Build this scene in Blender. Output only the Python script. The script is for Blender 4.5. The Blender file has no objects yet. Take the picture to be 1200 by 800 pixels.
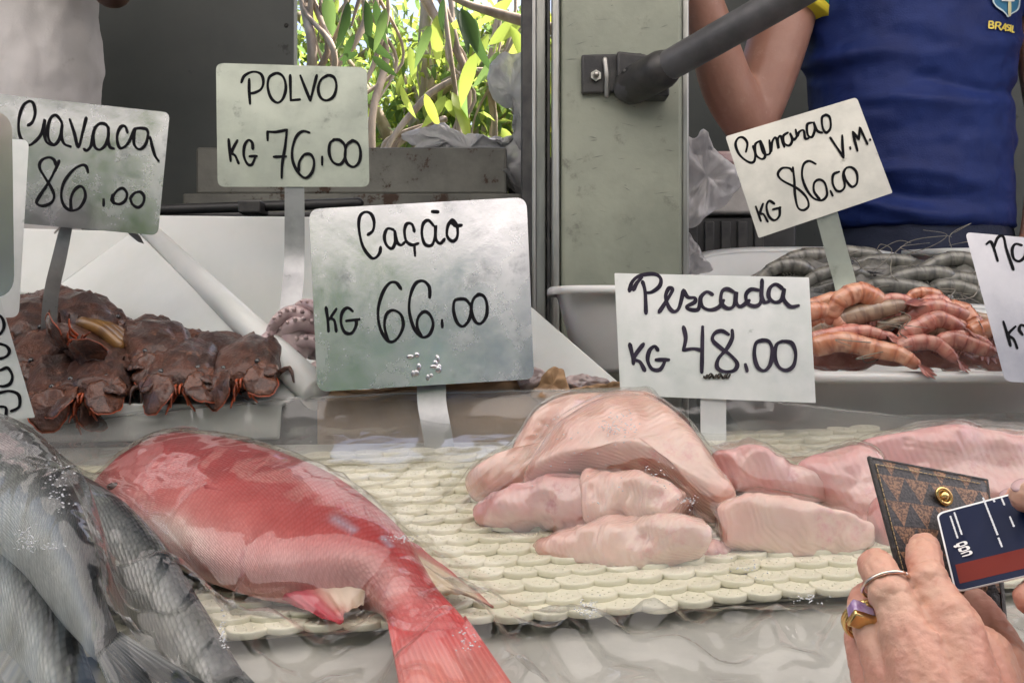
import bpy, bmesh, math, random
import numpy as np
from mathutils import Vector, Matrix, noise
from mathutils.bvhtree import BVHTree

R = math.radians
random.seed(7); np.random.seed(7)
sc = bpy.context.scene
COL = sc.collection

# ------------------------------------------------------------------ camera, sky, sun, exposure
ZC = 1.40          # camera height above the street
F = 1200.0         # focal length in pixels of the 1200 x 800 photograph
cam_d = bpy.data.cameras.new('camera'); cam = bpy.data.objects.new('camera', cam_d); COL.objects.link(cam)
cam.location = (0, 0, ZC); cam.rotation_euler = (R(90), 0, 0)
cam_d.sensor_width = 36; cam_d.lens = 36.0; cam_d.clip_start = 0.02; cam_d.clip_end = 600
sc.camera = cam

SUN_EL, SUN_AZ = R(54), R(62)
w = bpy.data.worlds.new('World'); sc.world = w; w.use_nodes = True
nt = w.node_tree
sky = nt.nodes.new('ShaderNodeTexSky'); sky.sky_type = 'NISHITA'; sky.sun_disc = False
sky.sun_elevation = SUN_EL; sky.sun_rotation = SUN_AZ; sky.dust_density = 6.0; sky.air_density = 1.0; sky.ozone_density = 1.0
bg = nt.nodes['Background']; bg.inputs[1].default_value = 0.15
nt.links.new(sky.outputs[0], bg.inputs[0])
sl = bpy.data.lights.new('sun', 'SUN'); sl.energy = 5.0; sl.angle = R(0.6); sl.color = (1, .95, .87)
so = bpy.data.objects.new('sun', sl); COL.objects.link(so)
sdir = Vector((math.sin(SUN_AZ)*math.cos(SUN_EL), math.cos(SUN_AZ)*math.cos(SUN_EL), math.sin(SUN_EL)))
so.rotation_euler = sdir.to_track_quat('Z', 'Y').to_euler(); so.location = (3, 8, 9)
sc.view_settings.view_transform = 'Standard'; sc.view_settings.look = 'None'
sc.view_settings.gamma = 1; sc.view_settings.use_curve_mapping = False
sc.view_settings.exposure = 1.22
sc.view_settings.use_white_balance = True; sc.view_settings.white_balance_temperature = 6500; sc.view_settings.white_balance_tint = 15
sc.render.engine = 'CYCLES'
sc.cycles.use_denoising = True
sc.cycles.use_adaptive_sampling = True; sc.cycles.adaptive_threshold = .02
sc.cycles.max_bounces = 7; sc.cycles.transparent_max_bounces = 16
sc.cycles.diffuse_bounces = 3; sc.cycles.glossy_bounces = 3; sc.cycles.transmission_bounces = 6
sc.cycles.caustics_reflective = False; sc.cycles.caustics_refractive = False
sc.cycles.sample_clamp_indirect = 6

# ------------------------------------------------------------------ helpers
def P(px, py, Y):
    """point at distance Y in front of the lens seen at (px, py) of the photograph"""
    return Vector(((px-600)/F*Y, Y, ZC-(py-400)/F*Y))

def cr(pts, n=8, closed=False):
    """Catmull-Rom through points of any dimension"""
    p = np.array(pts, float); m = len(p)
    out = []
    rng = range(m if closed else m-1)
    for i in rng:
        if closed:
            a, b, c, d = p[(i-1) % m], p[i], p[(i+1) % m], p[(i+2) % m]
        else:
            a, b, c, d = p[max(i-1, 0)], p[i], p[i+1], p[min(i+2, m-1)]
        for k in range(n):
            t = k/n
            out.append(.5*((2*b)+(-a+c)*t+(2*a-5*b+4*c-d)*t*t+(-a+3*b-3*c+d)*t**3))
    if not closed: out.append(p[-1])
    return np.array(out)

def props(o, label=None, cat=None, group=None, kind=None):
    if label: o['label'] = label
    if cat: o['category'] = cat
    if group: o['group'] = group
    if kind: o['kind'] = kind
    return o

def thing(name, loc, label, cat, group=None):
    o = bpy.data.objects.new(name, None); COL.objects.link(o)
    o.location = Vector(loc); o.empty_display_size = .05
    return props(o, label, cat, group)

def wloc(o):
    v = Vector(o.location)
    while o.parent: o = o.parent; v = v+Vector(o.location)
    return v

def link(name, me, mat, parent=None, at=None):
    o = bpy.data.objects.new(name, me); COL.objects.link(o)
    if mat is not None and not me.materials: me.materials.append(mat)
    p = Vector(at) if at is not None else Vector((0, 0, 0))
    if parent: o.parent = parent; o.location = p-wloc(parent)
    else: o.location = p
    return o

def mesh(name, verts, faces, mat, parent=None, smooth=True, uv=None, col=None, origin=None):
    """one mesh object from world-space vertices; its origin goes to its centre"""
    v = np.array([tuple(q) for q in verts], float)
    c = v.mean(0) if origin is None else np.array(origin, float)
    me = bpy.data.meshes.new(name)
    me.from_pydata((v-c).tolist(), [], [tuple(f) for f in faces])
    if smooth: me.polygons.foreach_set('use_smooth', [True]*len(me.polygons))
    if uv is not None:
        l = me.uv_layers.new(name='UVMap'); idx = np.zeros(len(me.loops), int); me.loops.foreach_get('vertex_index', idx)
        l.data.foreach_set('uv', np.array(uv, float)[idx].ravel())
    if col is not None:
        a = me.color_attributes.new('Col', 'FLOAT_COLOR', 'POINT')
        cc = np.ones((len(v), 4)); cc[:, :3] = np.array(col, float)[:, :3]
        a.data.foreach_set('color', cc.ravel())
    me.validate(); me.update()
    return link(name, me, mat, parent, c)

class MB:
    """collects shapes for one mesh"""
    def __init__(s): s.v = []; s.f = []
    def add(s, v, f):
        b = len(s.v); s.v += [Vector(q) for q in v]; s.f += [[i+b for i in q] for q in f]; return s
    def box(s, x0, x1, y0, y1, z0, z1):
        v = [(x, y, z) for z in (z0, z1) for y in (y0, y1) for x in (x0, x1)]
        return s.add(v, [(0, 2, 3, 1), (4, 5, 7, 6), (0, 1, 5, 4), (2, 6, 7, 3), (0, 4, 6, 2), (1, 3, 7, 5)])
    def hexa(s, a, b, c, d, off):
        """quad a b c d (Vectors) extruded by off"""
        q = [Vector(k) for k in (a, b, c, d)]; v = q+[k+Vector(off) for k in q]
        return s.add(v, [(0, 1, 2, 3), (7, 6, 5, 4), (0, 4, 5, 1), (1, 5, 6, 2), (2, 6, 7, 3), (3, 7, 4, 0)])
    def tube(s, pts, rad, n=10, cap=True, sm=0, flat=None):
        s.add(*tube(pts, rad, n, cap, sm, flat)); return s
    def ball(s, c, r, nu=10, nv=7, M=None):
        v = []; f = []
        r = (r, r, r) if not hasattr(r, '__len__') else r
        for j in range(nv+1):
            th = math.pi*j/nv
            for i in range(nu):
                ph = 2*math.pi*i/nu
                q = Vector((r[0]*math.sin(th)*math.cos(ph), r[1]*math.sin(th)*math.sin(ph), r[2]*math.cos(th)))
                if M is not None: q = M @ q
                v.append(Vector(c)+q)
        for j in range(nv):
            for i in range(nu):
                a = j*nu+i; b = j*nu+(i+1) % nu
                f.append((a, a+nu, b+nu, b))
        return s.add(v, f)
    def build(s, name, mat, parent=None, smooth=True, bevel=0, seg=2, **k):
        o = mesh(name, s.v, s.f, mat, parent, smooth, **k)
        if bevel:
            b = o.modifiers.new('bevel', 'BEVEL'); b.width = bevel; b.segments = seg; b.limit_method = 'ANGLE'; b.angle_limit = R(35)
            if smooth: 
                try: o.data.set_sharp_from_angle(angle=R(40))
                except Exception: pass
        return o

def tube(pts, rad, n=10, cap=True, sm=0, flat=None):
    """swept round (or flattened) tube with rounded ends; returns verts, faces"""
    pts = np.array([tuple(p) for p in pts], float)
    rad = np.array(rad, float) if hasattr(rad, '__len__') else np.full(len(pts), float(rad))
    if sm:
        q = cr(np.c_[pts, rad], sm); pts, rad = q[:, :3], np.maximum(q[:, 3], 1e-5)
    T = np.gradient(pts, axis=0); T /= np.linalg.norm(T, axis=1)[:, None]+1e-12
    if cap:   # rounded ends
        for end in (0, -1):
            e = []
            for a in ((50, 80) if end == 0 else ()): pass
        ang = [R(80), R(55), R(28)]
        h0 = [pts[0]-T[0]*rad[0]*math.sin(a) for a in ang]; r0 = [rad[0]*math.cos(a) for a in ang]
        h1 = [pts[-1]+T[-1]*rad[-1]*math.sin(a) for a in ang[::-1]]; r1 = [rad[-1]*math.cos(a) for a in ang[::-1]]
        pts = np.vstack([h0, pts, h1]); rad = np.r_[r0, rad, r1]
        T = np.vstack([[T[0]]*3, T, [T[-1]]*3])
    up = np.array((0, 0, 1.)) if abs(T[0][2]) < .9 else np.array((1., 0, 0))
    if flat is not None: up = np.array(tuple(flat[0]), float)
    N = np.cross(T[0], np.cross(up, T[0])); N /= np.linalg.norm(N)
    v = []; f = []
    for i in range(len(pts)):
        N = N-T[i]*np.dot(N, T[i]); N /= np.linalg.norm(N)+1e-12
        B = np.cross(T[i], N); k = 1.0 if flat is None else flat[1]
        for j in range(n):
            a = 2*math.pi*j/n
            v.append(pts[i]+(N*math.cos(a)*k+B*math.sin(a))*rad[i])
    for i in range(len(pts)-1):
        for j in range(n):
            a = i*n+j; b = i*n+(j+1) % n
            f.append((a, b, b+n, a+n))
    f.append(tuple(range(n))[::-1]); f.append(tuple(range((len(pts)-1)*n, len(pts)*n)))
    return v, f

def fuse(mb, voxel, smooth_it=6, name='m'):
    """melts overlapping shapes into one continuous surface"""
    me = bpy.data.meshes.new(name); me.from_pydata([tuple(q) for q in mb.v], [], mb.f); me.update()
    o = bpy.data.objects.new(name, me); COL.objects.link(o)
    m = o.modifiers.new('r', 'REMESH'); m.mode = 'VOXEL'; m.voxel_size = voxel; m.use_smooth_shade = True
    if smooth_it:
        s = o.modifiers.new('s', 'SMOOTH'); s.iterations = smooth_it; s.factor = .5
    dg = bpy.context.evaluated_depsgraph_get()
    r = bpy.data.meshes.new_from_object(o.evaluated_get(dg))
    bpy.data.objects.remove(o); bpy.data.meshes.remove(me)
    r.polygons.foreach_set('use_smooth', [True]*len(r.polygons))
    return r

def place_mesh(name, me, mat, parent=None):
    """links a world-space mesh with its origin moved to its centre"""
    n = len(me.vertices); co = np.zeros(n*3); me.vertices.foreach_get('co', co); co = co.reshape(-1, 3)
    c = co.mean(0); me.vertices.foreach_set('co', (co-c).ravel()); me.update(); me.name = name
    return link(name, me, mat, parent, c)

def displace(me, fn):
    """moves each vertex of a mesh along its normal by fn(co)"""
    me.update(); n = len(me.vertices); co = np.zeros(n*3); no = np.zeros(n*3)
    me.vertices.foreach_get('co', co); me.vertices.foreach_get('normal', no); co = co.reshape(-1, 3); no = no.reshape(-1, 3)
    h = np.array([fn(Vector(c)) for c in co]); me.vertices.foreach_set('co', (co+no*h[:, None]).ravel()); me.update()

def fbm(p, s, oct=3, seed=0.0):
    return noise.fractal(Vector(p)*s+Vector((seed, seed*1.7, -seed)), 1.0, 2.0, oct)

# ------------------------------------------------------------------ materials
def M(name, c, rough=.5, metal=0., c2=None, ns=8., lo=.35, hi=.65, bump=0., bs=60., spec=.5, coat=0., sss=0., sssr=.01,
      vcol=False, c3=None, ns3=40., lo3=.62, hi3=.7, alpha=1., rough2=None, stretch=(1, 1, 1), uv=False, aniso=0., sub=None):
    m = bpy.data.materials.new(name); m.use_nodes = True
    t = m.node_tree; N = t.nodes; L = t.links; b = N['Principled BSDF']
    tc = N.new('ShaderNodeTexCoord'); mp = N.new('ShaderNodeMapping'); mp.inputs['Scale'].default_value = stretch
    L.new(tc.outputs['UV' if uv else 'Object'], mp.inputs[0]); co = mp.outputs[0]
    def nz(sc_, det=6, ro=.6, dist=.0):
        n = N.new('ShaderNodeTexNoise'); n.inputs['Scale'].default_value = sc_; n.inputs['Detail'].default_value = det
        n.inputs['Roughness'].default_value = ro; n.inputs['Distortion'].default_value = dist; L.new(co, n.inputs['Vector']); return n.outputs[0]
    def ramp(src, a, z):
        r = N.new('ShaderNodeMapRange'); r.inputs[1].default_value = a; r.inputs[2].default_value = z; r.interpolation_type = 'SMOOTHSTEP'; L.new(src, r.inputs[0]); return r.outputs[0]
    def mix(f, a, bb):
        x = N.new('ShaderNodeMix'); x.data_type = 'RGBA'; L.new(f, x.inputs[0])
        for k, s in ((6, a), (7, bb)):
            if hasattr(s, 'is_linked') or hasattr(s, 'links'): L.new(s, x.inputs[k])
            else: x.inputs[k].default_value = (*s, 1)
        return x.outputs[2]
    cur = c
    if vcol:
        a = N.new('ShaderNodeVertexColor'); a.layer_name = 'Col'; cur = a.outputs[0]
    f1 = None
    if c2 is not None:
        f1 = ramp(nz(ns), lo, hi)
        if vcol:
            x = N.new('ShaderNodeMix'); x.data_type = 'RGBA'; x.blend_type = 'MULTIPLY'; L.new(f1, x.inputs[0]); L.new(cur, x.inputs[6]); x.inputs[7].default_value = (*c2, 1); cur = x.outputs[2]
        else: cur = mix(f1, cur, c2)
    if c3 is not None: cur = mix(ramp(nz(ns3, 8, .7), lo3, hi3), cur, c3)
    if isinstance(cur, tuple): b.inputs['Base Color'].default_value = (*cur, 1)
    else: L.new(cur, b.inputs['Base Color'])
    b.inputs['Roughness'].default_value = rough; b.inputs['Metallic'].default_value = metal
    if rough2 is not None:
        r = N.new('ShaderNodeMapRange'); r.inputs[1].default_value = .35; r.inputs[2].default_value = .65; r.inputs[3].default_value = rough; r.inputs[4].default_value = rough2
        L.new(nz(ns*2.3, 7, .65), r.inputs[0]); L.new(r.outputs[0], b.inputs['Roughness'])
    b.inputs['Specular IOR Level'].default_value = spec; b.inputs['Coat Weight'].default_value = coat; b.inputs['Coat Roughness'].default_value = .12
    if sss: 
        b.inputs['Subsurface Weight'].default_value = sss; b.inputs['Subsurface Radius'].default_value = (1, .45, .3); b.inputs['Subsurface Scale'].default_value = sssr
    b.inputs['Alpha'].default_value = alpha
    if bump:
        bp = N.new('ShaderNodeBump'); bp.inputs['Strength'].default_value = min(1, bump); bp.inputs['Distance'].default_value = .002*max(1, bump)
        L.new(nz(bs, 6, .6), bp.inputs['Height']); L.new(bp.outputs[0], b.inputs['Normal'])
    return m

def nodes(m): return m.node_tree, m.node_tree.nodes, m.node_tree.links, m.node_tree.nodes.get('Principled BSDF')

def add_bump(m, kind, coord='UV', scale=(1, 1, 1), strength=.5, dist=.001, **kw):
    """chains a second bump (wave / voronoi / noise) behind the first"""
    t, N, L, b = nodes(m)
    tc = N.new('ShaderNodeTexCoord'); mp = N.new('ShaderNodeMapping'); mp.inputs['Scale'].default_value = scale; mp.inputs['Rotation'].default_value = kw.get('rot', (0, 0, 0)); L.new(tc.outputs[coord], mp.inputs[0])
    if kind == 'wave':
        n = N.new('ShaderNodeTexWave'); n.inputs['Scale'].default_value = 1; n.inputs['Distortion'].default_value = kw.get('distort', 1.5); n.inputs['Detail'].default_value = 2; out = n.outputs[1]
    elif kind == 'voronoi':
        n = N.new('ShaderNodeTexVoronoi'); n.feature = kw.get('feature', 'F1'); n.inputs['Scale'].default_value = 1; n.inputs['Randomness'].default_value = kw.get('rnd', .3); out = n.outputs[0]
    else:
        n = N.new('ShaderNodeTexNoise'); n.inputs['Scale'].default_value = 1; n.inputs['Detail'].default_value = kw.get('detail', 5); n.inputs['Roughness'].default_value = .6; out = n.outputs[0]
    L.new(mp.outputs[0], n.inputs['Vector'])
    bp = N.new('ShaderNodeBump'); bp.inputs['Strength'].default_value = strength; bp.inputs['Distance'].default_value = dist; bp.invert = kw.get('invert', False)
    L.new(out, bp.inputs['Height'])
    if b.inputs['Normal'].is_linked: L.new(b.inputs['Normal'].links[0].from_socket, bp.inputs['Normal'])
    L.new(bp.outputs[0], b.inputs['Normal'])
    return out

def scale_tint(m, scale, lo, strength):
    """fish scales: a slightly darker edge to every scale"""
    t, N, L, b = nodes(m); tc = N.new('ShaderNodeTexCoord'); mp = N.new('ShaderNodeMapping'); mp.inputs['Scale'].default_value = (scale, scale*1.15, 1); L.new(tc.outputs['UV'], mp.inputs[0])
    v = N.new('ShaderNodeTexVoronoi'); v.inputs['Scale'].default_value = 1; v.inputs['Randomness'].default_value = .35; L.new(mp.outputs[0], v.inputs['Vector'])
    r = N.new('ShaderNodeMapRange'); r.inputs[1].default_value = .2; r.inputs[2].default_value = .62; r.inputs[3].default_value = 0; r.inputs[4].default_value = strength; L.new(v.outputs[0], r.inputs[0])
    x = N.new('ShaderNodeMix'); x.data_type = 'RGBA'; x.blend_type = 'MULTIPLY'; L.new(r.outputs[0], x.inputs[0]); L.new(b.inputs['Base Color'].links[0].from_socket, x.inputs[6]); x.inputs[7].default_value = (*lo, 1)
    L.new(x.outputs[2], b.inputs['Base Color'])

def fin_mat(name, alpha, **k):
    m = M(name, (.5, .5, .5), vcol=True, **k); t, N, L, b = nodes(m); b.inputs['Alpha'].default_value = alpha
    return m

def leaf_mat(name, c, tr, rough=.4):
    m = bpy.data.materials.new(name); m.use_nodes = True; t = m.node_tree; N = t.nodes; L = t.links; b = N['Principled BSDF']
    n = N.new('ShaderNodeTexNoise'); n.inputs['Scale'].default_value = 9; tc = N.new('ShaderNodeTexCoord'); L.new(tc.outputs['Object'], n.inputs['Vector'])
    x = N.new('ShaderNodeMix'); x.data_type = 'RGBA'; L.new(n.outputs[0], x.inputs[0]); x.inputs[6].default_value = (*c, 1); x.inputs[7].default_value = (c[0]*1.6, c[1]*1.35, c[2]*1.1, 1)
    L.new(x.outputs[2], b.inputs['Base Color']); b.inputs['Roughness'].default_value = rough
    tl = N.new('ShaderNodeBsdfTranslucent'); tl.inputs[0].default_value = (*tr, 1)
    ms = N.new('ShaderNodeMixShader'); ms.inputs[0].default_value = .5
    L.new(b.outputs[0], ms.inputs[1]); L.new(tl.outputs[0], ms.inputs[2]); L.new(ms.outputs[0], N['Material Output'].inputs[0])
    return m

def film_mat(name, haze, hazecol=(.8, .8, .8), rough=.08, wr=18., strength=.5, dist=.003, hz=(.0, .1), gl=.85, stretch=(1, 1, 1), crease=0.):
    """thin clear plastic film: see-through, glossy at grazing angles, slightly milky"""
    m = bpy.data.materials.new(name); m.use_nodes = True; t = m.node_tree; N = t.nodes; L = t.links
    N.remove(N['Principled BSDF']); out = N['Material Output']
    tc = N.new('ShaderNodeTexCoord'); mp = N.new('ShaderNodeMapping'); mp.inputs['Scale'].default_value = stretch; L.new(tc.outputs['Object'], mp.inputs[0])
    n1 = N.new('ShaderNodeTexNoise'); n1.inputs['Scale'].default_value = wr; n1.inputs['Detail'].default_value = 3; n1.inputs['Distortion'].default_value = 1.5; L.new(mp.outputs[0], n1.inputs['Vector'])
    n2 = N.new('ShaderNodeTexNoise'); n2.inputs['Scale'].default_value = wr*.5; n2.inputs['Detail'].default_value = 4; L.new(mp.outputs[0], n2.inputs['Vector'])
    bp = N.new('ShaderNodeBump'); bp.inputs['Strength'].default_value = strength; bp.inputs['Distance'].default_value = dist; L.new(n1.outputs[0], bp.inputs['Height'])
    if crease:      # sharp fold lines
        n3 = N.new('ShaderNodeTexNoise'); n3.inputs['Scale'].default_value = 5; n3.inputs['Detail'].default_value = 3; L.new(mp.outputs[0], n3.inputs['Vector'])
        va = N.new('ShaderNodeVectorMath'); va.operation = 'MULTIPLY_ADD'; L.new(n3.outputs[1], va.inputs[0]); va.inputs[1].default_value = (.28, .28, .28); L.new(mp.outputs[0], va.inputs[2])
        prev = bp
        for (vs, ww, st) in ((6.5, .07, 1.0),):
            vo = N.new('ShaderNodeTexVoronoi'); vo.feature = 'DISTANCE_TO_EDGE'; vo.inputs['Scale'].default_value = vs; L.new(va.outputs[0], vo.inputs['Vector'])
            r3 = N.new('ShaderNodeMapRange'); r3.inputs[1].default_value = 0; r3.inputs[2].default_value = ww; r3.inputs[3].default_value = 1; r3.inputs[4].default_value = 0; L.new(vo.outputs[0], r3.inputs[0])
            b2 = N.new('ShaderNodeBump'); b2.inputs['Strength'].default_value = st; b2.inputs['Distance'].default_value = crease; L.new(r3.outputs[0], b2.inputs['Height']); L.new(prev.outputs[0], b2.inputs['Normal']); prev = b2
        bp = prev
    tr = N.new('ShaderNodeBsdfTransparent'); tr.inputs[0].default_value = (.97, .975, .97, 1)
    df = N.new('ShaderNodeBsdfDiffuse'); df.inputs[0].default_value = (*hazecol, 1)
    tl = N.new('ShaderNodeBsdfTranslucent'); tl.inputs[0].default_value = (*hazecol, 1)
    dm = N.new('ShaderNodeMixShader'); dm.inputs[0].default_value = .5; L.new(df.outputs[0], dm.inputs[1]); L.new(tl.outputs[0], dm.inputs[2])
    mr = N.new('ShaderNodeMapRange'); mr.inputs[1].default_value = .4; mr.inputs[2].default_value = .75; mr.inputs[3].default_value = haze+hz[0]; mr.inputs[4].default_value = haze+hz[1]; L.new(n2.outputs[0], mr.inputs[0])
    m1 = N.new('ShaderNodeMixShader'); L.new(mr.outputs[0], m1.inputs[0]); L.new(tr.outputs[0], m1.inputs[1]); L.new(dm.outputs[0], m1.inputs[2])
    gs = N.new('ShaderNodeBsdfGlossy'); gs.inputs['Roughness'].default_value = rough; L.new(bp.outputs[0], gs.inputs['Normal'])
    fr = N.new('ShaderNodeFresnel'); fr.inputs[0].default_value = 1.5; L.new(bp.outputs[0], fr.inputs['Normal'])
    ml = N.new('ShaderNodeMath'); ml.operation = 'MULTIPLY'; ml.inputs[1].default_value = gl; L.new(fr.outputs[0], ml.inputs[0])
    mn = N.new('ShaderNodeMath'); mn.operation = 'MINIMUM'; mn.inputs[1].default_value = .42; L.new(ml.outputs[0], mn.inputs[0])
    m2 = N.new('ShaderNodeMixShader'); L.new(mn.outputs[0], m2.inputs[0]); L.new(m1.outputs[0], m2.inputs[1]); L.new(gs.outputs[0], m2.inputs[2])
    L.new(m2.outputs[0], out.inputs[0])
    return m

MT = dict(
 asphalt=M('asphalt', (.05, .05, .05), .9, c2=(.075, .073, .07), ns=3, bump=.5, bs=120),
 grass=M('grass_ground', (.05, .09, .025), .9, c2=(.09, .1, .04), ns=2),
 floor=M('truck_floor', (.12, .12, .12), .6, c2=(.18, .17, .16), ns=3),
 wall=M('grey_wall', (.10, .112, .105), .55, c2=(.125, .135, .127), ns=3, c3=(.05, .055, .05), ns3=14, bump=.15, bs=25),
 pillar=M('pillar_paint', (.29, .31, .245), .42, c2=(.22, .24, .19), ns=6, c3=(.15, .155, .125), ns3=22, lo3=.57, hi3=.72, bump=.25, bs=60, rough2=.6),
 pillar_edge=M('bare_aluminium', (.42, .42, .39), .35, metal=.7, c2=(.28, .28, .26), ns=9, stretch=(6, 6, .7), bump=.2, bs=40),
 darkmetal=M('dark_metal', (.035, .035, .037), .45, metal=.5, c2=(.07, .068, .065), ns=20, bump=.3, bs=90),
 strut=M('strut_paint', (.055, .056, .06), .42, metal=.3, c2=(.10, .10, .105), ns=14, bump=.3, bs=70, rough2=.6),
 black=M('black_rubber', (.012, .012, .012), .5, c2=(.03, .03, .03), ns=12),
 rust=M('rusty_steel', (.20, .20, .175), .55, metal=.35, c2=(.13, .13, .115), ns=8, c3=(.055, .03, .018), ns3=16, lo3=.56, hi3=.62, bump=.5, bs=50),
 white=M('white_plastic', (.70, .71, .69), .35, c2=(.62, .64, .61), ns=5, c3=(.22, .2, .17), ns3=26, lo3=.71, hi3=.76, sss=.1, bump=.1, bs=30),
 tubw=M('tub_plastic', (.66, .67, .66), .32, c2=(.58, .59, .58), ns=5, c3=(.3, .22, .18), ns3=40, lo3=.72, hi3=.78, sss=.2),
 steel=M('counter_steel', (.50, .49, .45), .42, c2=(.42, .41, .375), ns=9, c3=(.56, .55, .51), ns3=24, bump=.35, bs=22),
 ink=M('marker_ink', (.004, .004, .006), .8, spec=.15),
 ink2=M('marker_ink_faded', (.040, .033, .052), .8, c2=(.02, .017, .03), ns=40, spec=.15),
 sign_a=M('sign_metal_satin', (.56, .56, .57), .17, metal=.98, c2=(.42, .425, .44), ns=7, c3=(.30, .305, .32), ns3=30, lo3=.54, hi3=.74, bump=.2, bs=14, rough2=.33),
 sign_g=M('sign_metal_green', (.36, .39, .335), .33, metal=.75, c2=(.28, .31, .265), ns=9, c3=(.20, .22, .19), ns3=34, lo3=.56, hi3=.74, bump=.12, bs=30, rough2=.55),
 sign_w=M('sign_metal_pale', (.68, .69, .68), .34, metal=.5, c2=(.57, .60, .58), ns=12, c3=(.38, .42, .39), ns3=40, lo3=.64, hi3=.74, bump=.12, bs=30, rough2=.55),
 sign_y=M('sign_metal_cream', (.54, .535, .48), .36, metal=.5, c2=(.42, .42, .38), ns=12, c3=(.25, .25, .22), ns3=34, lo3=.62, hi3=.74, bump=.12, bs=30),
 post=M('post_metal', (.34, .345, .35), .38, metal=.9, c2=(.24, .245, .25), ns=16, c3=(.16, .165, .17), ns3=40, bump=.15, bs=30),
 wire=M('wire', (.5, .48, .44), .3, metal=1.),
 darkwire=M('dark_wire', (.05, .045, .04), .4, metal=.8),
 mat=M('mat_rubber', (.84, .80, .64), .33, c2=(.78, .75, .60), ns=10),
 cardboard=M('cardboard', (.36, .225, .12), .8, c2=(.27, .165, .09), ns=12, bump=.4, bs=60),
 gold=M('gold', (.78, .53, .22), .22, metal=1.),
 silver=M('rose_gold', (.85, .68, .58), .2, metal=1.),
 gem=M('amethyst', (.30, .16, .38), .06, c2=(.55, .42, .62), ns=160, spec=.8, coat=.6),
 bag=film_mat('bag_film', .70, (.80, .80, .80), .3, 30, .6, .004, hz=(0, .25), gl=.5),
 bagw=film_mat('bag_film_white', .72, (.92, .90, .91), .3, 34, .6, .004, hz=(0, .25), gl=.5),
 tarp=None,
)
m = bpy.data.materials.new('tarp'); m.use_nodes = True; t_ = m.node_tree
tl_ = t_.nodes.new('ShaderNodeBsdfTranslucent'); tl_.inputs[0].default_value = (.80, .79, .76, 1)
df_ = t_.nodes['Principled BSDF']; df_.inputs['Base Color'].default_value = (.7, .7, .68, 1); df_.inputs['Roughness'].default_value = .6
mx_ = t_.nodes.new('ShaderNodeMixShader'); mx_.inputs[0].default_value = .72
t_.links.new(df_.outputs[0], mx_.inputs[1]); t_.links.new(tl_.outputs[0], mx_.inputs[2]); t_.links.new(mx_.outputs[0], t_.nodes['Material Output'].inputs[0])
MT['tarp'] = m

# ================================================================== SETTING
def sheet(name, x0, x1, y0, y1, z, mat):
    o = mesh(name, [(x0, y0, z), (x1, y0, z), (x1, y1, z), (x0, y1, z)], [(0, 1, 2, 3)], mat, smooth=False)
    return props(o, kind='structure')
sheet('ground', -250, 250, -250, 250, 0, MT['asphalt'])
sheet('grass_verge', -40, 40, 4.2, 60, .02, MT['grass'])
props(MB().box(-2.6, 2.6, 1.86, 3.0, .70, .78).build('floor', MT['floor'], smooth=False), kind='structure')

WY = 2.6
wl = thing('back_wall', (0, WY, .78), 'dark grey-green rear wall of the stall, open to the trees at one side', 'wall')
xL = P(345, 0, WY).x; zB = P(0, 232, WY).z
MB().box(-2.6, -1.42, WY, WY+.04, .78, 3.0).build('wall_panel', MT['wall'], wl, False)
MB().box(-1.415, xL, WY-.004, WY+.04, .78, 3.0).build('wall_panel', MT['wall'], wl, False, bevel=.004)
MB().box(.25, 1.02, WY, WY+.04, .78, 3.0).build('wall_panel', MT['wall'], wl, False)
MB().box(1.024, 2.6, WY, WY+.04, .78, 3.0).build('wall_panel', MT['wall'], wl, False)
MB().box(xL+.001, .249, WY, WY+.04, .78, zB).build('wall_panel', MT['wall'], wl, False)
for z in (1.7, 1.95, 2.2, 2.45):
    b = MB()
    for x in (xL-.02,): b.ball((x, WY-.005, z), (.006, .003, .006), 8, 5)
    b.build('rivet', MT['darkmetal'], wl)
rf = thing('truck_roof', (0, 2.3, 3.0), 'flat roof panel over the back of the stall', 'roof')
MB().box(-2.6, 2.6, 1.3, 3.0, 3.0, 3.05).build('roof_panel', MT['wall'], rf, False)
for x in (-2.6, 2.57):
    MB().box(x, x+.03, 1.5, 2.599, .78, 3.0).build('side_wall', MT['wall'], rf, False)
aw = thing('awning', (0, .1, 2.8), 'pale tarpaulin awning above the counter', 'awning')
AY0, AY1 = -.55, 1.3
n = 20; v = []; f = []
for i in range(n+1):
    for j in range(n+1):
        x = -2.6+5.2*i/n; y = AY0+(AY1-AY0)*j/n
        v.append((x, y, 2.60+.40*j/n-.05*math.sin(math.pi*((x+2.6)/1.3 % 1))*math.sin(math.pi*j/n)))
for i in range(n):
    for j in range(n):
        a = i*(n+1)+j; f.append((a, a+n+1, a+n+2, a+1))
mesh('canvas', v, f, MT['tarp'], aw)

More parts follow.
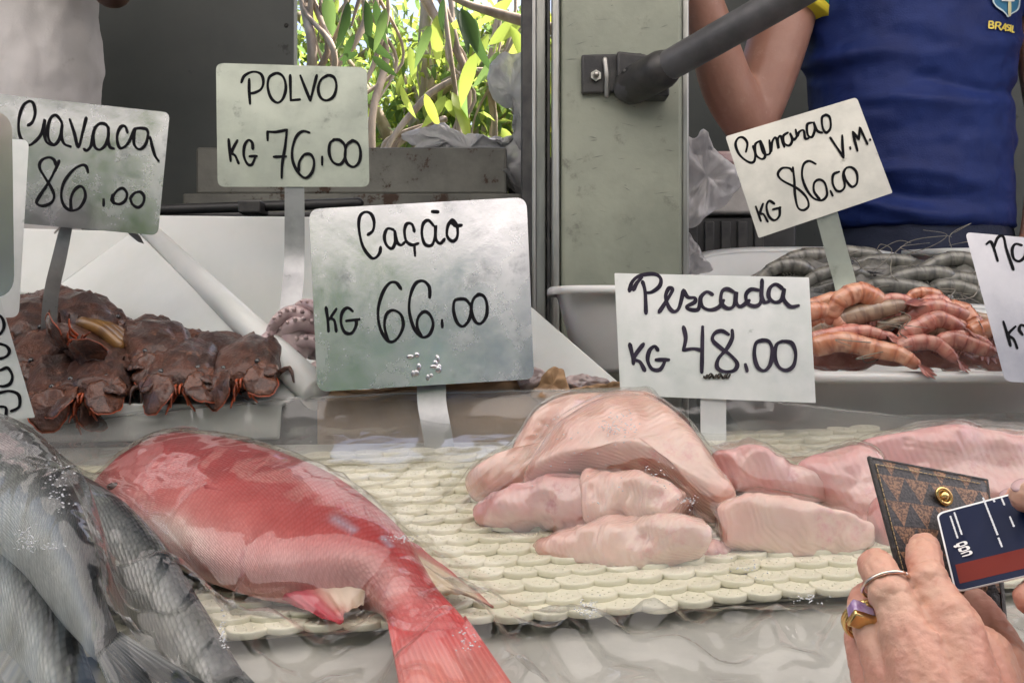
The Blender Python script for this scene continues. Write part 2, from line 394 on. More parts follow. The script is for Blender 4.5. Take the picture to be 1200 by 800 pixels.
# rusty ledge under the opening, dark rail
lg = thing('window_ledge', P(480, 235, 2.35), 'rust-streaked steel ledge below the opening to the trees', 'ledge')
zt = P(0, 181, 2.42).z; zb = P(0, 236, 2.3).z
a = P(300, 181, 2.5); b_ = P(592, 184, 2.45)
MB().box(-.72, -.012, 2.33, 2.595, zb+.02, zt).build('ledge_beam', MT['rust'], lg, False, bevel=.006)
MB().box(-.74, .02, 2.30, 2.345, zb-.03, zb+.018).build('ledge_lip', MT['rust'], lg, False, bevel=.004)
MB().box(-.008, .10, 2.40, 2.59, zb-.06, zt-.01).build('end_bracket', MT['darkmetal'], lg, False, bevel=.004)
rl = thing('dark_rail', P(260, 245, 1.72), 'black metal rail behind the white bins', 'rail')
MB().tube([P(150, 247, 1.74), P(420, 238, 1.74)], .009, 10).build('rail_tube', MT['black'], rl)
MB().box(*(P(284, 0, 1.73).x, P(310, 0, 1.73).x), 1.70, 1.76, P(0, 252, 1.73).z, P(0, 237, 1.73).z).build('rail_clamp', MT['darkmetal'], rl, False, bevel=.003)
MB().box(P(100, 0, 1.8).x, P(640, 0, 1.8).x, 1.78, 1.86, P(0, 300, 1.8).z-.5, P(0, 250, 1.8).z).build('back_board', MT['black'], rl, False, bevel=.004)

# pillar
PY = 1.55
pl = thing('steel_pillar', (P(728, 0, PY).x, PY+.08, .02), 'scratched pale green square steel pillar holding the dark strut', 'pillar')
x0, x1 = P(657, 0, PY).x, P(800, 0, PY).x
MB().box(x0, x1, PY, PY+.17, .02, 3.0).build('pillar_face', MT['pillar'], pl, True, bevel=.007, seg=3)
MB().box(x1+.0005, x1+.012, PY+.012, PY+.16, .02, 3.0).build('edge_strip', MT['pillar_edge'], pl, True, bevel=.003)
xs = [P(q, 0, PY).x for q in (611, 624, 627, 641, 645, 650, 657)]
MB().box(xs[0], xs[1], PY-.002, PY+.10, .02, 3.0).build('channel_flange', MT['darkmetal'], pl, True, bevel=.003)
MB().tube([((xs[1]+xs[2])/2, PY+.0, .02), ((xs[1]+xs[2])/2, PY+.0, 2.99)], .0035, 8).build('bead', MT['pillar_edge'], pl)
MB().box(xs[2], xs[3], PY+.02, PY+.10, .02, 3.0).build('channel_web', MT['pillar_edge'], pl, True, bevel=.003)
MB().box(xs[3]+.0005, xs[4], PY+.005, PY+.10, .02, 3.0).build('channel_lip', MT['darkmetal'], pl, True, bevel=.001)
MB().tube([((xs[4]+xs[6])/2, PY+.003, .02), ((xs[4]+xs[6])/2, PY+.003, 2.99)], .0065, 10).build('bead', MT['pillar_edge'], pl)
# scratches with a shape of their own
sm_ = M('scratch', (.13, .135, .12), .6)
rs = random.Random(3); b = MB()
for k in range(60):
    cx = rs.uniform(x0+.01, x1-.01); cz = rs.uniform(1.42, 1.95); L_ = rs.uniform(.002, .016)*rs.choice((.5, .5, 1)); a = rs.gauss(.1, .5)*rs.choice((.4, 1)); w_ = rs.uniform(.0002, .0006)
    d = Vector((math.cos(a), 0, math.sin(a)))*L_; q = Vector((-math.sin(a), 0, math.cos(a)))*w_; c = Vector((cx, PY-.0006, cz))
    b.add([c-d-q*.2, c+q, c+d, c-q], [(0, 1, 2, 3)])
props(b.build('scratches', sm_, pl, False), kind='stuff')

# clamp and strut
st = thing('awning_strut', P(720, 90, PY-.03), 'dark grey steel strut bolted to the pale green pillar', 'strut')
def PP(px, py, d=0): return P(px, py, PY-d)
q = [PP(681, 66), PP(752, 64), PP(757, 108), PP(681, 112)]
MB().hexa(q[3], q[2], q[1], q[0], (0, -.010, 0)).build('clamp_plate', MT['darkmetal'], st, True, bevel=.003)
q = [PP(722, 62, .011), PP(758, 66, .011), PP(757, 112, .011), PP(722, 108, .011)]
MB().hexa(q[3], q[2], q[1], q[0], (0, -.012, 0)).build('clamp_jaw', MT['darkmetal'], st, True, bevel=.004)
for (px, py) in ((698, 90), (731, 87)):
    bo = MB(); c = PP(px, py, .0105 if px < 710 else .0235)
    v, f = tube([c, c+Vector((0, -.008, 0))], .0085, 6, cap=False); bo.add(v, f)
    bo.tube([c+Vector((0, -.008, 0)), c+Vector((0, -.014, 0))], .0045, 8)
    bo.build('bolt', MT['wire'] if px < 710 else MT['darkmetal'], st, False)
MB().tube([PP(709, 70, .014), PP(711, 90, .018), PP(711, 112, .014)], .004, 8, sm=4).build('clamp_latch', MT['pillar_edge'], st)
MB().tube([PP(735, 104, .02), P(800, 68, 1.45), P(925, -3, 1.36), P(1240, -190, 1.22)], [.020, .0225, .0225, .0225], 20).build('strut_tube', MT['strut'], st)
MB().tube([PP(742, 100, .018), PP(775, 82, .07)], .0285, 18).build('strut_socket', MT['darkmetal'], st)
MB().box(*sorted((P(748, 0, PY).x, P(780, 0, PY).x)), PY-.04, PY-.002, P(0, 120, PY).z, P(0, 110, PY).z).build('clamp_foot', MT['darkmetal'], st, True, bevel=.003)

# ------------------------------------------------------------------ greenery behind the stall
rt = random.Random(11)
LM = [leaf_mat('leaf_lime', (.12, .18, .03), (.48, .62, .12)), leaf_mat('leaf_green', (.07, .12, .04), (.26, .42, .12)),
      leaf_mat('leaf_silhouette', (.03, .06, .025), (.06, .12, .03)), leaf_mat('leaf_yellow', (.14, .19, .03), (.64, .72, .12))]  # the darkest one puts the backlit silhouette look into its colour
bark = M('pale_bark', (.56, .46, .35), .85, c2=(.32, .25, .18), ns=14, stretch=(1, 1, .25), bump=.6, bs=40)
def leaf_geo(L_, W_, bend=.15, fold=.25, n=6):
    v = []; f = []
    for i in range(n+1):
        t = i/n; wd = W_*math.sin(math.pi*min(1, t**.8))**.8*.5 if 0 < i < n else 0.0008
        y = L_*t; z = -bend*L_*t*t
        v += [(-wd, y, z+fold*wd), (0, y, z), (wd, y, z+fold*wd)]
    for i in range(n):
        a = i*3; f += [(a, a+1, a+4, a+3), (a+1, a+2, a+5, a+4)]
    return [Vector(q) for q in v], f
LEAFME = []
for k, (l, w_, b_, fo) in enumerate(((.2, .055, .25, .2), (.17, .06, .1, .35), (.22, .05, .4, .3))):
    for mi in range(4):
        v, f = leaf_geo(l, w_, b_, fo, 8); me = bpy.data.meshes.new('leaf'); me.from_pydata([tuple(q) for q in v], [], f)
        me.polygons.foreach_set('use_smooth', [True]*len(me.polygons)); me.materials.append(LM[mi]); LEAFME.append(me)
def leaf_part(parent, pos, down, face, s, mi, kind=None):
    """one big leaf: down = growing direction, face = direction its blade looks"""
    k = rt.randrange(3) if kind is None else kind
    y = Vector(down).normalized(); z = Vector(face); z = (z-y*z.dot(y)).normalized(); x = y.cross(z)
    o = bpy.data.objects.new('leaf', LEAFME[k*4+mi]); COL.objects.link(o); o.parent = parent
    o.matrix_local = Matrix.Translation(Vector(pos)-wloc(parent)) @ Matrix((x, y, z)).transposed().to_4x4() @ Matrix.Scale(s, 4)
    return o

def big_branch(label, path, Y, rad, leaves):
    pts = [P(a, b, Y+(c if True else 0)) for a, b, c in path]
    t = thing('leafy_branch', pts[0], label, 'branch', 'branches hanging outside the opening')
    MB().tube(pts, rad, 7, sm=5).build('twig', bark, t)
    for (px, py, ang, s, mi) in leaves:
        d = Vector((math.cos(R(ang)), rt.uniform(-.3, .3), -math.sin(R(ang))))
        leaf_part(t, P(px, py, Y+rt.uniform(-.15, .15)), d, (rt.uniform(-.9, .9), -1, rt.uniform(-.5, .6)), s*.74, mi)
    return t
# leaves: (stem px, py, growing angle in the picture (90 = straight down), size, material)
big_branch('bare twig of broad dark hanging leaves in front of the pale vines', [(455, -60, 0), (425, -10, 0), (412, 30, 0)], 3.6, [.012, .009, .004],
  [(408, 2, 95, 1.0, 2), (428, 0, 80, .95, 2), (440, 0, 85, .9, 2), (416, 40, 120, .75, 2), (425, 40, 45, .9, 2), (440, 15, 60, .8, 1), (384, -6, 85, 1.15, 1), (452, 10, 100, .9, 1), (420, 62, 165, .6, 2), (436, 66, 40, .7, 2)])
big_branch('dry twig with dark curled leaves near the pillar', [(650, 35, 0), (590, 18, 0), (545, 4, 0), (510, -14, 0)], 3.5, [.022, .018, .012, .006],
  [(532, 8, 62, 1.1, 2), (548, 14, 80, 1.35, 2), (540, 10, 68, 1.25, 2), (520, -2, 100, .8, 2), (556, 22, 85, 1.0, 2), (570, 14, 20, .8, 1)])
big_branch('thin stem with long bright lime leaves above the ledge', [(515, -30, 0), (527, 60, 0), (535, 120, .1), (540, 190, .2)], 4.0, [.012, .01, .01, .012],
  [(512, 18, 92, 1.3, 0), (522, 112, 118, 1.1, 0), (530, 108, 65, 1.45, 3), (505, 30, 110, 1.0, 1), (545, 80, 100, 1.2, 1), (558, 62, 112, 1.4, 0), (480, 55, 80, .9, 0), (470, 100, 75, .8, 0), (520, 20, 75, 1.2, 0), (498, 110, 70, 1.0, 3)])
big_branch('sunlit spray of broad yellow-green leaves beside the pillar', [(640, -20, 0), (610, 30, 0), (590, 70, 0)], 4.2, [.014, .01, .006],
  [(612, 20, 140, 1.4, 0), (606, 36, 100, 1.5, 3), (598, 30, 60, 1.3, 0), (585, 60, 120, 1.2, 1), (618, 60, 110, 1.5, 0), (572, 40, 110, 1.1, 0), (600, 0, 150, 1.2, 0), (588, 150, 60, 1.0, 0), (560, 20, 170, 1.0, 3)])
# hanging vines
for (lab, path, Yv, rad) in (
  ('thick pale twisted vine hanging at the wall edge of the opening', [(352, -80, 0), (356, 0, .1), (366, 60, 0), (360, 140, .1), (372, 260, 0)], 4.6, .05),
  ('thinner pale vine hanging beside the thick one', [(385, -80, 0), (378, 10, 0), (392, 80, .1), (405, 150, 0), (400, 260, 0)], 4.7, .03),
  ('pale split trunk rising behind the lime leaves', [(470, -90, 0), (500, 0, 0), (540, 70, 0), (548, 120, .1), (530, 200, 0), (528, 300, 0)], 5.2, .045),
  ('knotty pale vine in the middle of the opening behind the dark leaves', [(430, -90, 0), (440, 0, 0), (452, 70, .1), (436, 140, 0), (440, 260, 0)], 5.0, .03),
  ('thin pale stems crossing beside the hanging bag', [(600, -90, 0), (585, 10, 0), (572, 90, 0), (580, 150, .1), (560, 260, 0)], 5.4, .028),
  ('slanting pale root running down behind the octopus price plate', [(520, 140, 0), (470, 165, 0), (440, 200, 0), (400, 260, 0)], 5.3, .035)):
    t = thing('hanging_vine', P(path[-1][0], path[-1][1], Yv), lab, 'vine', 'pale vines outside the opening')
    pts = [P(a, b, Yv+c) for a, b, c in path]
    MB().tube(pts, [rad*.55*rt.uniform(.8, 1.2) for _ in pts], 9, sm=6).build('stem', bark, t)
    for k in range(3):
        off = [p+Vector((rt.gauss(0, rad*2.2), rt.gauss(0, rad), 0)) for p in pts]
        MB().tube(off, [rad*rt.uniform(.15, .45) for _ in pts], 6, sm=6).build('side_root', bark, t)
# trees with real crowns behind
def tree(label, base, h, crown_c, crown_r, nleaf, lsize, mats, seed, dens=1.0):
    rr = random.Random(seed)
    t = thing('tree', base, label, 'tree', 'trees behind the stall')
    base = Vector(base); cc = Vector(crown_c)
    b = MB(); b.tube([base, base.lerp(cc, .5)+Vector((rr.gauss(0, .1), 0, 0)), cc, cc+Vector((0, 0, crown_r*.6))], [.16, .12, .07, .03], 9, sm=4)
    ends = []
    for k in range(16):
        d = Vector((rr.gauss(0, 1), rr.gauss(0, .8), rr.gauss(.1, .8))).normalized()*crown_r*rr.uniform(.55, 1.0)
        s = base.lerp(cc, rr.uniform(.6, 1.0)); e = cc+d
        b.tube([s, s.lerp(e, .5)+Vector((0, 0, .1)), e], [.05, .03, .009], 6, sm=3); ends.append((s, e))
    b.build('trunk', bark, t)
    for mi in mats:
        V = []; Fc = []
        lv, lf = leaf_geo(lsize, lsize*.38, .3, .25, 3)
        for k in range(nleaf//len(mats)):
            s, e = ends[rr.randrange(len(ends))]; p = s.lerp(e, rr.uniform(.35, 1.05))+Vector((rr.gauss(0, .22), rr.gauss(0, .22), rr.gauss(0, .22)))*crown_r*.8
            q = Matrix.Rotation(rr.uniform(0, 6.3), 3, 'Z') @ Matrix.Rotation(rr.uniform(-1.6, .3), 3, 'X') @ Matrix.Rotation(rr.uniform(-.8, .8), 3, 'Y')
            s_ = rr.uniform(.6, 1.3); o_ = len(V)
            V += [p+(q @ x)*s_ for x in lv]; Fc += [[i+o_ for i in fa] for fa in lf]
        mesh('crown', V, Fc, LM[mi], t)
    return t
tree('bright lime leafy tree close behind the opening', (-.9, 5.9, 0), 4, P(500, 90, 6.0), .85, 2600, .10, (0, 1), 1)
tree('mid green tree seen beside the thick pale vine', (-1.9, 6.6, 0), 4, P(390, 60, 6.8), .8, 1500, .10, (1, 0), 2)
tree('yellow-green tree nearest the pillar', (.2, 6.4, 0), 4, P(590, 110, 6.4), .8, 2200, .10, (0, 3), 3)
tree('distant hazy green tree low behind the ledge', (-.6, 9, 0), 4, P(500, 190, 9), 1.5, 2400, .14, (1, 0), 4)

# unseen wood added behind the camera so the metal plates reflect dark green
rr = random.Random(77); V = []; Fc = []; lv, lf = leaf_geo(.6, .26, .3, .25, 3)
for k in range(5200):
    x = rr.uniform(-13, 1.2); z = rr.uniform(.2, 1)**.7*(9.4+1.6*math.sin(x*.9)+1.2*math.sin(x*2.3+1)); y = -7.5+rr.gauss(0, .9)
    q = Matrix.Rotation(rr.uniform(0, 6.3), 3, 'Z') @ Matrix.Rotation(rr.uniform(-1.6, .6), 3, 'X'); o_ = len(V)
    V += [Vector((x, y, z))+(q @ a)*rr.uniform(.6, 1.2) for a in lv]; Fc += [[i+o_ for i in fa] for fa in lf]
props(mesh('reflection_wood', V, Fc, LM[1]), kind='stuff')

fb = thing('reflection_building', (7, -9, 0), 'plain grey-blue building added unseen behind the viewer for plate reflections', 'building')  # unseen, added so reflections vary across the metal plates
MB().box(1.6, 13, -9.4, -9, 0, 9).build('wall', M('render_grey_blue', (.16, .19, .23), .8, c2=(.12, .14, .18), ns=1.5), fb, False)
for i in range(4):
    for k in range(3): MB().box(2.6+i*2.6, 4.0+i*2.6, -9.0+.002, -8.96, 1.2+k*2.7, 2.8+k*2.7).build('window', M('dark_pane', (.03, .035, .04), .1), fb, False)

# ================================================================== COUNTER, BINS, TUBS
C0, CX, CB = -.4004, .014, .25          # mat plane: z = ZC + C0 + CX x + CB y
NPL = Vector((-CX, -CB, 1)).normalized()
def onplane(px, py, h=0.):
    """pixel -> point on the plane lying h above the sloping counter mat"""
    u = (px-600)/F; vv = (py-400)/F
    return P(px, py, -(C0+h)/(vv+CX*u+CB))
def zpl(x, y, h=0.): return ZC+C0+h+CX*x+CB*y
def cpt(x, y, h): return Vector((x, y, zpl(x, y, h)))

ct = thing('display_counter', (0, .9, 0), 'sloping steel fish counter under the clear plastic', 'counter')
b = MB(); q = [cpt(-.95, .42, -.012), cpt(.95, .42, -.012), cpt(.95, 1.19, -.012), cpt(-.95, 1.19, -.012)]
b.hexa(*q, (0, 0, -.03)); b.build('counter_top', MT['steel'], ct, False, bevel=.004)
b = MB(); b.hexa(cpt(-.95, .4, -.0425), cpt(.95, .4, -.0425), cpt(.95, .43, -.0425), cpt(-.95, .43, -.0425), (0, 0, -.12)); b.build('front_edge', MT['steel'], ct, False, bevel=.003)
for x in (-.9, .9):
    for y in (.47, 1.15):
        MB().box(x-.02, x+.02, y-.02, y+.02, .0, zpl(x, y, -.06)).build('leg', MT['steel'], ct, False, bevel=.003)

# scalloped rubber mat: each disc is a piece of its own
mt = thing('scalloped_mat', cpt(.05, .9, 0), 'cream rubber mat of overlapping dotted discs under the fish', 'mat')
v = []; f = []; n = 22; rd = .0166
prof = [(.0, -.0036), (.95, -.0036), (1.0, -.0028), (1.0, .0008), (.975, .0018), (.90, .0020), (.80, .0018), (.4, .0017), (.0, .0017)]
for (r_, z_) in prof:
    for j in range(n): v.append(Vector((r_*rd*math.cos(2*math.pi*j/n), r_*rd*math.sin(2*math.pi*j/n), z_)))
for i in range(len(prof)-1):
    for j in range(n):
        a = i*n+j; c = i*n+(j+1) % n; f.append((a, c, c+n, a+n))
for (dx, dy) in ((-.5, -.28), (0, -.30), (.5, -.28), (-.28, -.62), (.28, -.62), (-.25, .05), (.25, .05)):
    q = MB(); q.ball((dx*rd, dy*rd, .0017), (.0012, .0012, .0009), 6, 4); o_ = len(v); v += q.v; f += [[i+o_ for i in fa] for fa in q.f]
dme = bpy.data.meshes.new('disc'); dme.from_pydata([tuple(k) for k in v], [], f); dme.polygons.foreach_set('use_smooth', [True]*len(dme.polygons)); dme.materials.append(MT['mat']); dme.update()
ya = R(7.0); ex = Vector((math.cos(ya), math.sin(ya), 0)); ex = (ex-NPL*ex.dot(NPL)).normalized(); ey = NPL.cross(ex).normalized()
org = onplane(290, 742, 0)
rm = random.Random(5); spots = []
for r_ in range(17):
    for k in range(-8, 24):
        p = org+ex*(k*.0280+(r_ % 2)*.014)+ey*(r_*.0225)
        p = p+ex*rm.gauss(0, .0005)+ey*(rm.gauss(0, .0006)+.004*math.sin(k*.5+.5))
        if p.y < .70 or p.x < -.47 or p.x > .50: continue
        spots.append((r_, p))
spots.sort(key=lambda s: (s[0], s[1].x))
rot0 = Matrix((ex, ey, NPL)).transposed()
rest = MB()
for i, (r_, p) in enumerate(spots):
    rr = rot0 @ Matrix.Rotation(R(-11+rm.gauss(0, 1.5)), 3, 'X') @ Matrix.Rotation(R(rm.gauss(0, 2.5)), 3, 'Y') @ Matrix.Rotation(R(rm.gauss(0, 8)), 3, 'Z')
    if i < 300:
        o = bpy.data.objects.new('disc', dme); COL.objects.link(o); o.parent = mt
        o.matrix_local = Matrix.Translation(p+NPL*.003-Vector(mt.location)) @ rr.to_4x4()
    else: rest.add([p+NPL*.003+(rr @ k) for k in v], f)
if rest.v: props(rest.build('far_discs', MT['mat'], mt), kind='stuff')
b = MB(); bw = cpt(-.47, .765, -.009)
b.hexa(org+ex*-.17+ey*.01-NPL*.009, org+ex*.62+ey*.01-NPL*.009, org+ex*.62+ey*.38-NPL*.009, org+ex*-.17+ey*.38-NPL*.009, -NPL*.002); b.build('backing', MT['mat'], mt, False)

# ------------------------------------------------------------------ white bins at the back
def panel(name, pts, th, mat, parent, bev=.004):
    """slab through four points, thickened away from the viewer side"""
    a, b_, c, d = [Vector(k) for k in pts]
    nn = (b_-a).cross(d-a).normalized()
    q = MB(); q.hexa(a, b_, c, d, nn*th); return q.build(name, mat, parent, True, bevel=bev)
binA = thing('lobster_bin', P(200, 485, 1.25), 'large sloping white plastic bin full of brown slipper lobsters', 'bin')
FA, BA = P(352, 466, 1.22), P(160, 272, 1.6)        # right rim, front and back
fA, bA = P(318, 484, 1.20), P(60, 345, 1.58)        # foot of the right wall
lF, lB = P(-190, 480, 1.22), P(-190, 345, 1.58)
panel('right_wall', [fA, FA, BA, bA], .006, MT['white'], binA)
panel('back_wall', [P(-190, 262, 1.6), lB, bA, BA], .006, MT['white'], binA)
panel('floor', [lF, fA, bA, lB], -.006, MT['white'], binA)
panel('front_lip', [P(-190, 470, 1.195), P(330, 474, 1.195), fA+Vector((.01, -.004, -.03)), lF+Vector((0, -.03, -.04))], .005, MT['white'], binA)
panel('left_wall', [P(-190, 470, 1.2), lF, lB, P(-190, 262, 1.6)], .006, MT['white'], binA)
binB = thing('octopus_bin', P(500, 470, 1.25), 'white plastic bin with a thick rounded rim holding the octopus', 'bin')
ra, rb = P(374, 462, 1.20), P(178, 276, 1.60)
MB().tube([ra, rb], [.0205, .0165], 20, cap=False).build('rim', MT['white'], binB)
FB, BB = P(726, 452, 1.22), P(500, 256, 1.62)
fB, bB = P(640, 478, 1.21), P(420, 420, 1.56)
panel('right_wall', [fB, FB, BB, bB], .006, MT['white'], binB)
lf2, lb2 = P(395, 480, 1.21), P(255, 400, 1.58)
panel('left_wall', [P(382, 464, 1.21), lf2, lb2, P(190, 278, 1.6)], .005, MT['white'], binB)
panel('back_wall', [P(176, 253, 1.605), lb2+Vector((0, .01, 0)), bB+Vector((0, .01, 0)), BB], .006, MT['white'], binB)
panel('floor', [lf2, fB, bB, lb2], -.006, MT['white'], binB)
gp = thing('gap_shade_strip', P(170, 285, 1.62), 'black strip standing in for the shade in the gap between the two white bins', 'strip')
MB().tube([P(150, 268, 1.606), P(205, 322, 1.50)], .006, 8).build('rubber', MT['black'], gp)  # black tube stands in for the shade in the gap

def tub(name, label, front_mid, w_, d_, h_, tilt, yaw=0, taper=.82, mat=None, expo=5., flange=.012, group=None):
    """tapered plastic tub; front_mid = middle of its front rim (world)"""
    t = thing(name, Vector(front_mid), label, 'tub', group)
    Mx = Matrix.Translation(Vector(front_mid)) @ Matrix.Rotation(yaw, 4, 'Z') @ Matrix.Rotation(tilt, 4, 'X')
    def ring(sx, sy, z, n=56):
        o = []
        for i in range(n):
            a = 2*math.pi*i/n; c, s = math.cos(a), math.sin(a)
            o.append(Mx @ Vector((w_/2*sx*math.copysign(abs(c)**(2/expo), c), d_/2+d_/2*sy*math.copysign(abs(s)**(2/expo), s), z)))
        return o
    k = taper; fx, fy = 1+2*flange/w_, 1+2*flange/d_
    def sect(rows):
        v = []; f = []; n = 56
        for r_ in rows: v += ring(*r_)
        for i in range(len(rows)-1):
            for j in range(n):
                a = i*n+j; c = i*n+(j+1) % n; f.append((a, c, c+n, a+n))
        return v, f
    ix, iy = 1-.008/w_, 1-.008/d_
    v, f = sect([(.01, .01, -h_), (k*.97, k*.97, -h_), (k, k, -h_+.006), (1, 1, -.006), (1, 1, -.001), (ix, iy, -.001), (ix*k, iy*k, -h_+.010), (k*.95, k*.95, -h_+.005), (.01, .01, -h_+.005)])
    mesh('wall', v, f, mat or MT['tubw'], t)
    v, f = sect([(1.0005, 1.0005, -.007), (fx, fy, -.009), (fx*1.004, fy*1.004, -.005), (fx, fy, .001), (1, 1, .0022), (ix*.999, iy*.999, .0005), (ix*.999, iy*.999, -.004)])
    mesh('rim', v, f, mat or MT['tubw'], t)
    return t, Mx
tub('tub', 'empty-looking white tub in front of the pale green pillar, half behind a price plate', P(756, 336, 1.30), .215, .19, .11, R(1), 0, .74)
tubE, ME = tub('tub', 'white tub of orange-pink prawns, its front rim below the prawn tails', P(1075, 437, 1.205), .47, .27, .10, R(19), R(-1.5), .84)
tubD, MD = tub('tub', 'white tub of grey raw prawns below the tilted price plate', P(975, 388, 1.50), .40, .27, .12, R(31), R(-2), .84, expo=3.2)
tub('tub', 'corner of a white tub behind the cropped price plate', P(1180, 292, 1.66), .19, .2, .12, R(4), 0, .85)
shelf = thing('rear_shelf', (.6, 1.5, 0), 'grey shelf box carrying the prawn tubs', 'shelf')
b = MB(); b.box(.12, 1.3, 1.215, 1.80, 1.05, 1.215); b.build('shelf_box', MT['steel'], shelf, False, bevel=.004)
b = MB(); b.hexa((.30, 1.50, 1.2155), (1.25, 1.50, 1.2155), (1.25, 1.78, 1.37), (.30, 1.78, 1.37), (0, 0, -.004)); b.build('sloped_stand', MT['white'], shelf, False)
for x in (.16, 1.26): MB().box(x-.02, x+.02, 1.25, 1.75, .0, 1.0495).build('leg', MT['steel'], shelf, False)

# clutter behind the pillar edge
bx = thing('styrofoam_box', P(850, 250, 1.84), 'grey foam box with reddish tape between the pillar and the bending arm', 'box')
x0, x1 = P(800, 0, 1.84).x, P(905, 0, 1.84).x
MB().box(x0, x1, 1.85, 1.99, P(0, 250, 1.84).z, P(0, 192, 1.84).z).build('box_body', M('foam', (.42, .4, .38), .7, c2=(.33, .31, .29), ns=14, bump=.6, bs=50), bx, True, bevel=.006)
MB().box(x0+.001, x1-.001, 1.845, 1.99, P(0, 191.5, 1.84).z, P(0, 176, 1.84).z).build('lid', M('pink_lid', (.45, .3, .3), .5, c2=(.5, .42, .4), ns=20), bx, True, bevel=.005)
db = thing('dark_crate', P(850, 290, 1.84), 'black plastic crate low between the pillar and the prawn tub', 'crate')
MB().box(x0, x1+.05, 1.86, 2.02, P(0, 330, 1.84).z, P(0, 252, 1.84).z).build('crate_body', MT['black'], db, True, bevel=.006)
for k in range(5):
    xx = x0+.012+k*.03; MB().box(xx, xx+.018, 1.855, 1.862, P(0, 300, 1.84).z, P(0, 258, 1.84).z).build('slat', MT['darkmetal'], db, True, bevel=.002)

# ------------------------------------------------------------------ soft shapes from an outline
def inflate(name, outline, Y0, gx, gy, tf, tb, mat, parent=None, p=3.2, q=2.2, rings=9, nz=0., nscale=20., seed=0., npts=8, warp=None, col=None, back_shift=(0, 0, 0), crumple=0):
    """closed, thick soft body: outline in picture pixels on a leaning plane, swollen to both sides of it"""
    o = cr(outline, npts, True); c = o.mean(0); n = len(o)
    def Yf(px, py): return Y0+gx*(px-c[0])+gy*(c[1]-py)
    e1 = (P(c[0]+10, c[1], Yf(c[0]+10, c[1]))-P(c[0], c[1], Y0)); e2 = (P(c[0], c[1]-10, Yf(c[0], c[1]-10))-P(c[0], c[1], Y0))
    nn = e1.cross(e2).normalized()
    if nn.y > 0: nn = -nn
    rr = [math.sin(math.pi/2*i/rings)**.75 for i in range(rings+1)]; rr[0] = .0
    v = []; f = []; uvs = []
    def pt(r_, j, s):
        x = c[0]+(o[j][0]-c[0])*r_; y = c[1]+(o[j][1]-c[1])*r_
        h = max(0, 1-r_**p)**(1/q)
        base = P(x, y, Yf(x, y)); d = nn*(tf*h) if s > 0 else -nn*(tb*h)+Vector(back_shift)*h
        w_ = base+d
        if nz: 
            w_ = w_+nn*(s*nz*h*fbm(w_, nscale, 4, seed)) + nn*(nz*.6*fbm(w_, nscale*.5, 3, seed+5))
        if crumple:
            k_ = abs(noise.noise(w_*nscale+Vector((seed, 0, 0))))+.5*abs(noise.noise(w_*nscale*2.3+Vector((0, seed, 0)))); w_ = w_+nn*(s*nz*.8*(k_-.35))*h+Vector((noise.noise(w_*60), 0, noise.noise(w_*60+Vector((9, 0, 0)))))*nz*.12
        if warp: w_ = warp(w_, x, y, r_, s)
        return w_
    for s in (1, -1):
        b0 = len(v); v.append(pt(0, 0, s)); uvs.append((0, 0))
        last = rings+1 if s > 0 else rings
        for i in range(1, last):
            for j in range(n): v.append(pt(rr[i], j, s)); uvs.append((rr[i]*math.cos(j/n*6.283), rr[i]*math.sin(j/n*6.283)))
        for j in range(n):
            t = (b0, b0+1+j, b0+1+(j+1) % n); f.append(t if s < 0 else t[::-1])
        for i in range(last-2):
            for j in range(n):
                a = b0+1+i*n+j; d = b0+1+i*n+(j+1) % n; t = (a, a+n, d+n, d); f.append(t if s < 0 else t[::-1])
        if s > 0: edge = b0+1+(rings-1)*n
        else:
            for j in range(n):
                a = b0+1+(last-2)*n+j; d = b0+1+(last-2)*n+(j+1) % n; f.append((a, edge+j, edge+(j+1) % n, d))
    return mesh(name, v, f, mat, parent, uv=uvs, col=col)

# plastic bags
g = inflate('plastic_bag', [(470, 158), (500, 150), (520, 148), (545, 158), (580, 163), (612, 168), (640, 175), (640, 235), (612, 232), (590, 215), (560, 203), (530, 190), (500, 180), (480, 178), (488, 168)], 2.42, 0, .0004, .05, .03, MT['bag'], nz=.05, nscale=22, seed=2, crumple=1)
props(g, 'grey translucent plastic bag lying on the rusty ledge', 'bag')
g = inflate('plastic_bag', [(572, 85), (585, 66), (600, 64), (625, 70), (630, 170), (612, 176), (602, 160), (606, 128), (592, 125), (576, 112)], 2.36, 0, .0002, .03, .03, MT['bag'], nz=.04, nscale=26, seed=4, crumple=1)
props(g, 'pale crumpled bag hanging beside the pillar in front of the leaves', 'bag')
g = inflate('plastic_bag', [(796, 168), (812, 166), (822, 158), (832, 176), (858, 196), (868, 212), (856, 232), (832, 250), (814, 266), (800, 262), (792, 220)], 1.66, 0, .0002, .03, .03, MT['bagw'], nz=.03, nscale=26, seed=6, crumple=1)
props(g, 'white crumpled bag hanging at the right edge of the pillar', 'bag')
g = inflate('plastic_bag', [(800, 272), (812, 280), (826, 306), (832, 318), (812, 322), (800, 312)], 1.66, 0, .0002, .016, .016, MT['bagw'], nz=.03, nscale=40, seed=8, crumple=1)
props(g, 'small scrap of clear bag below the white crumpled one', 'bag')

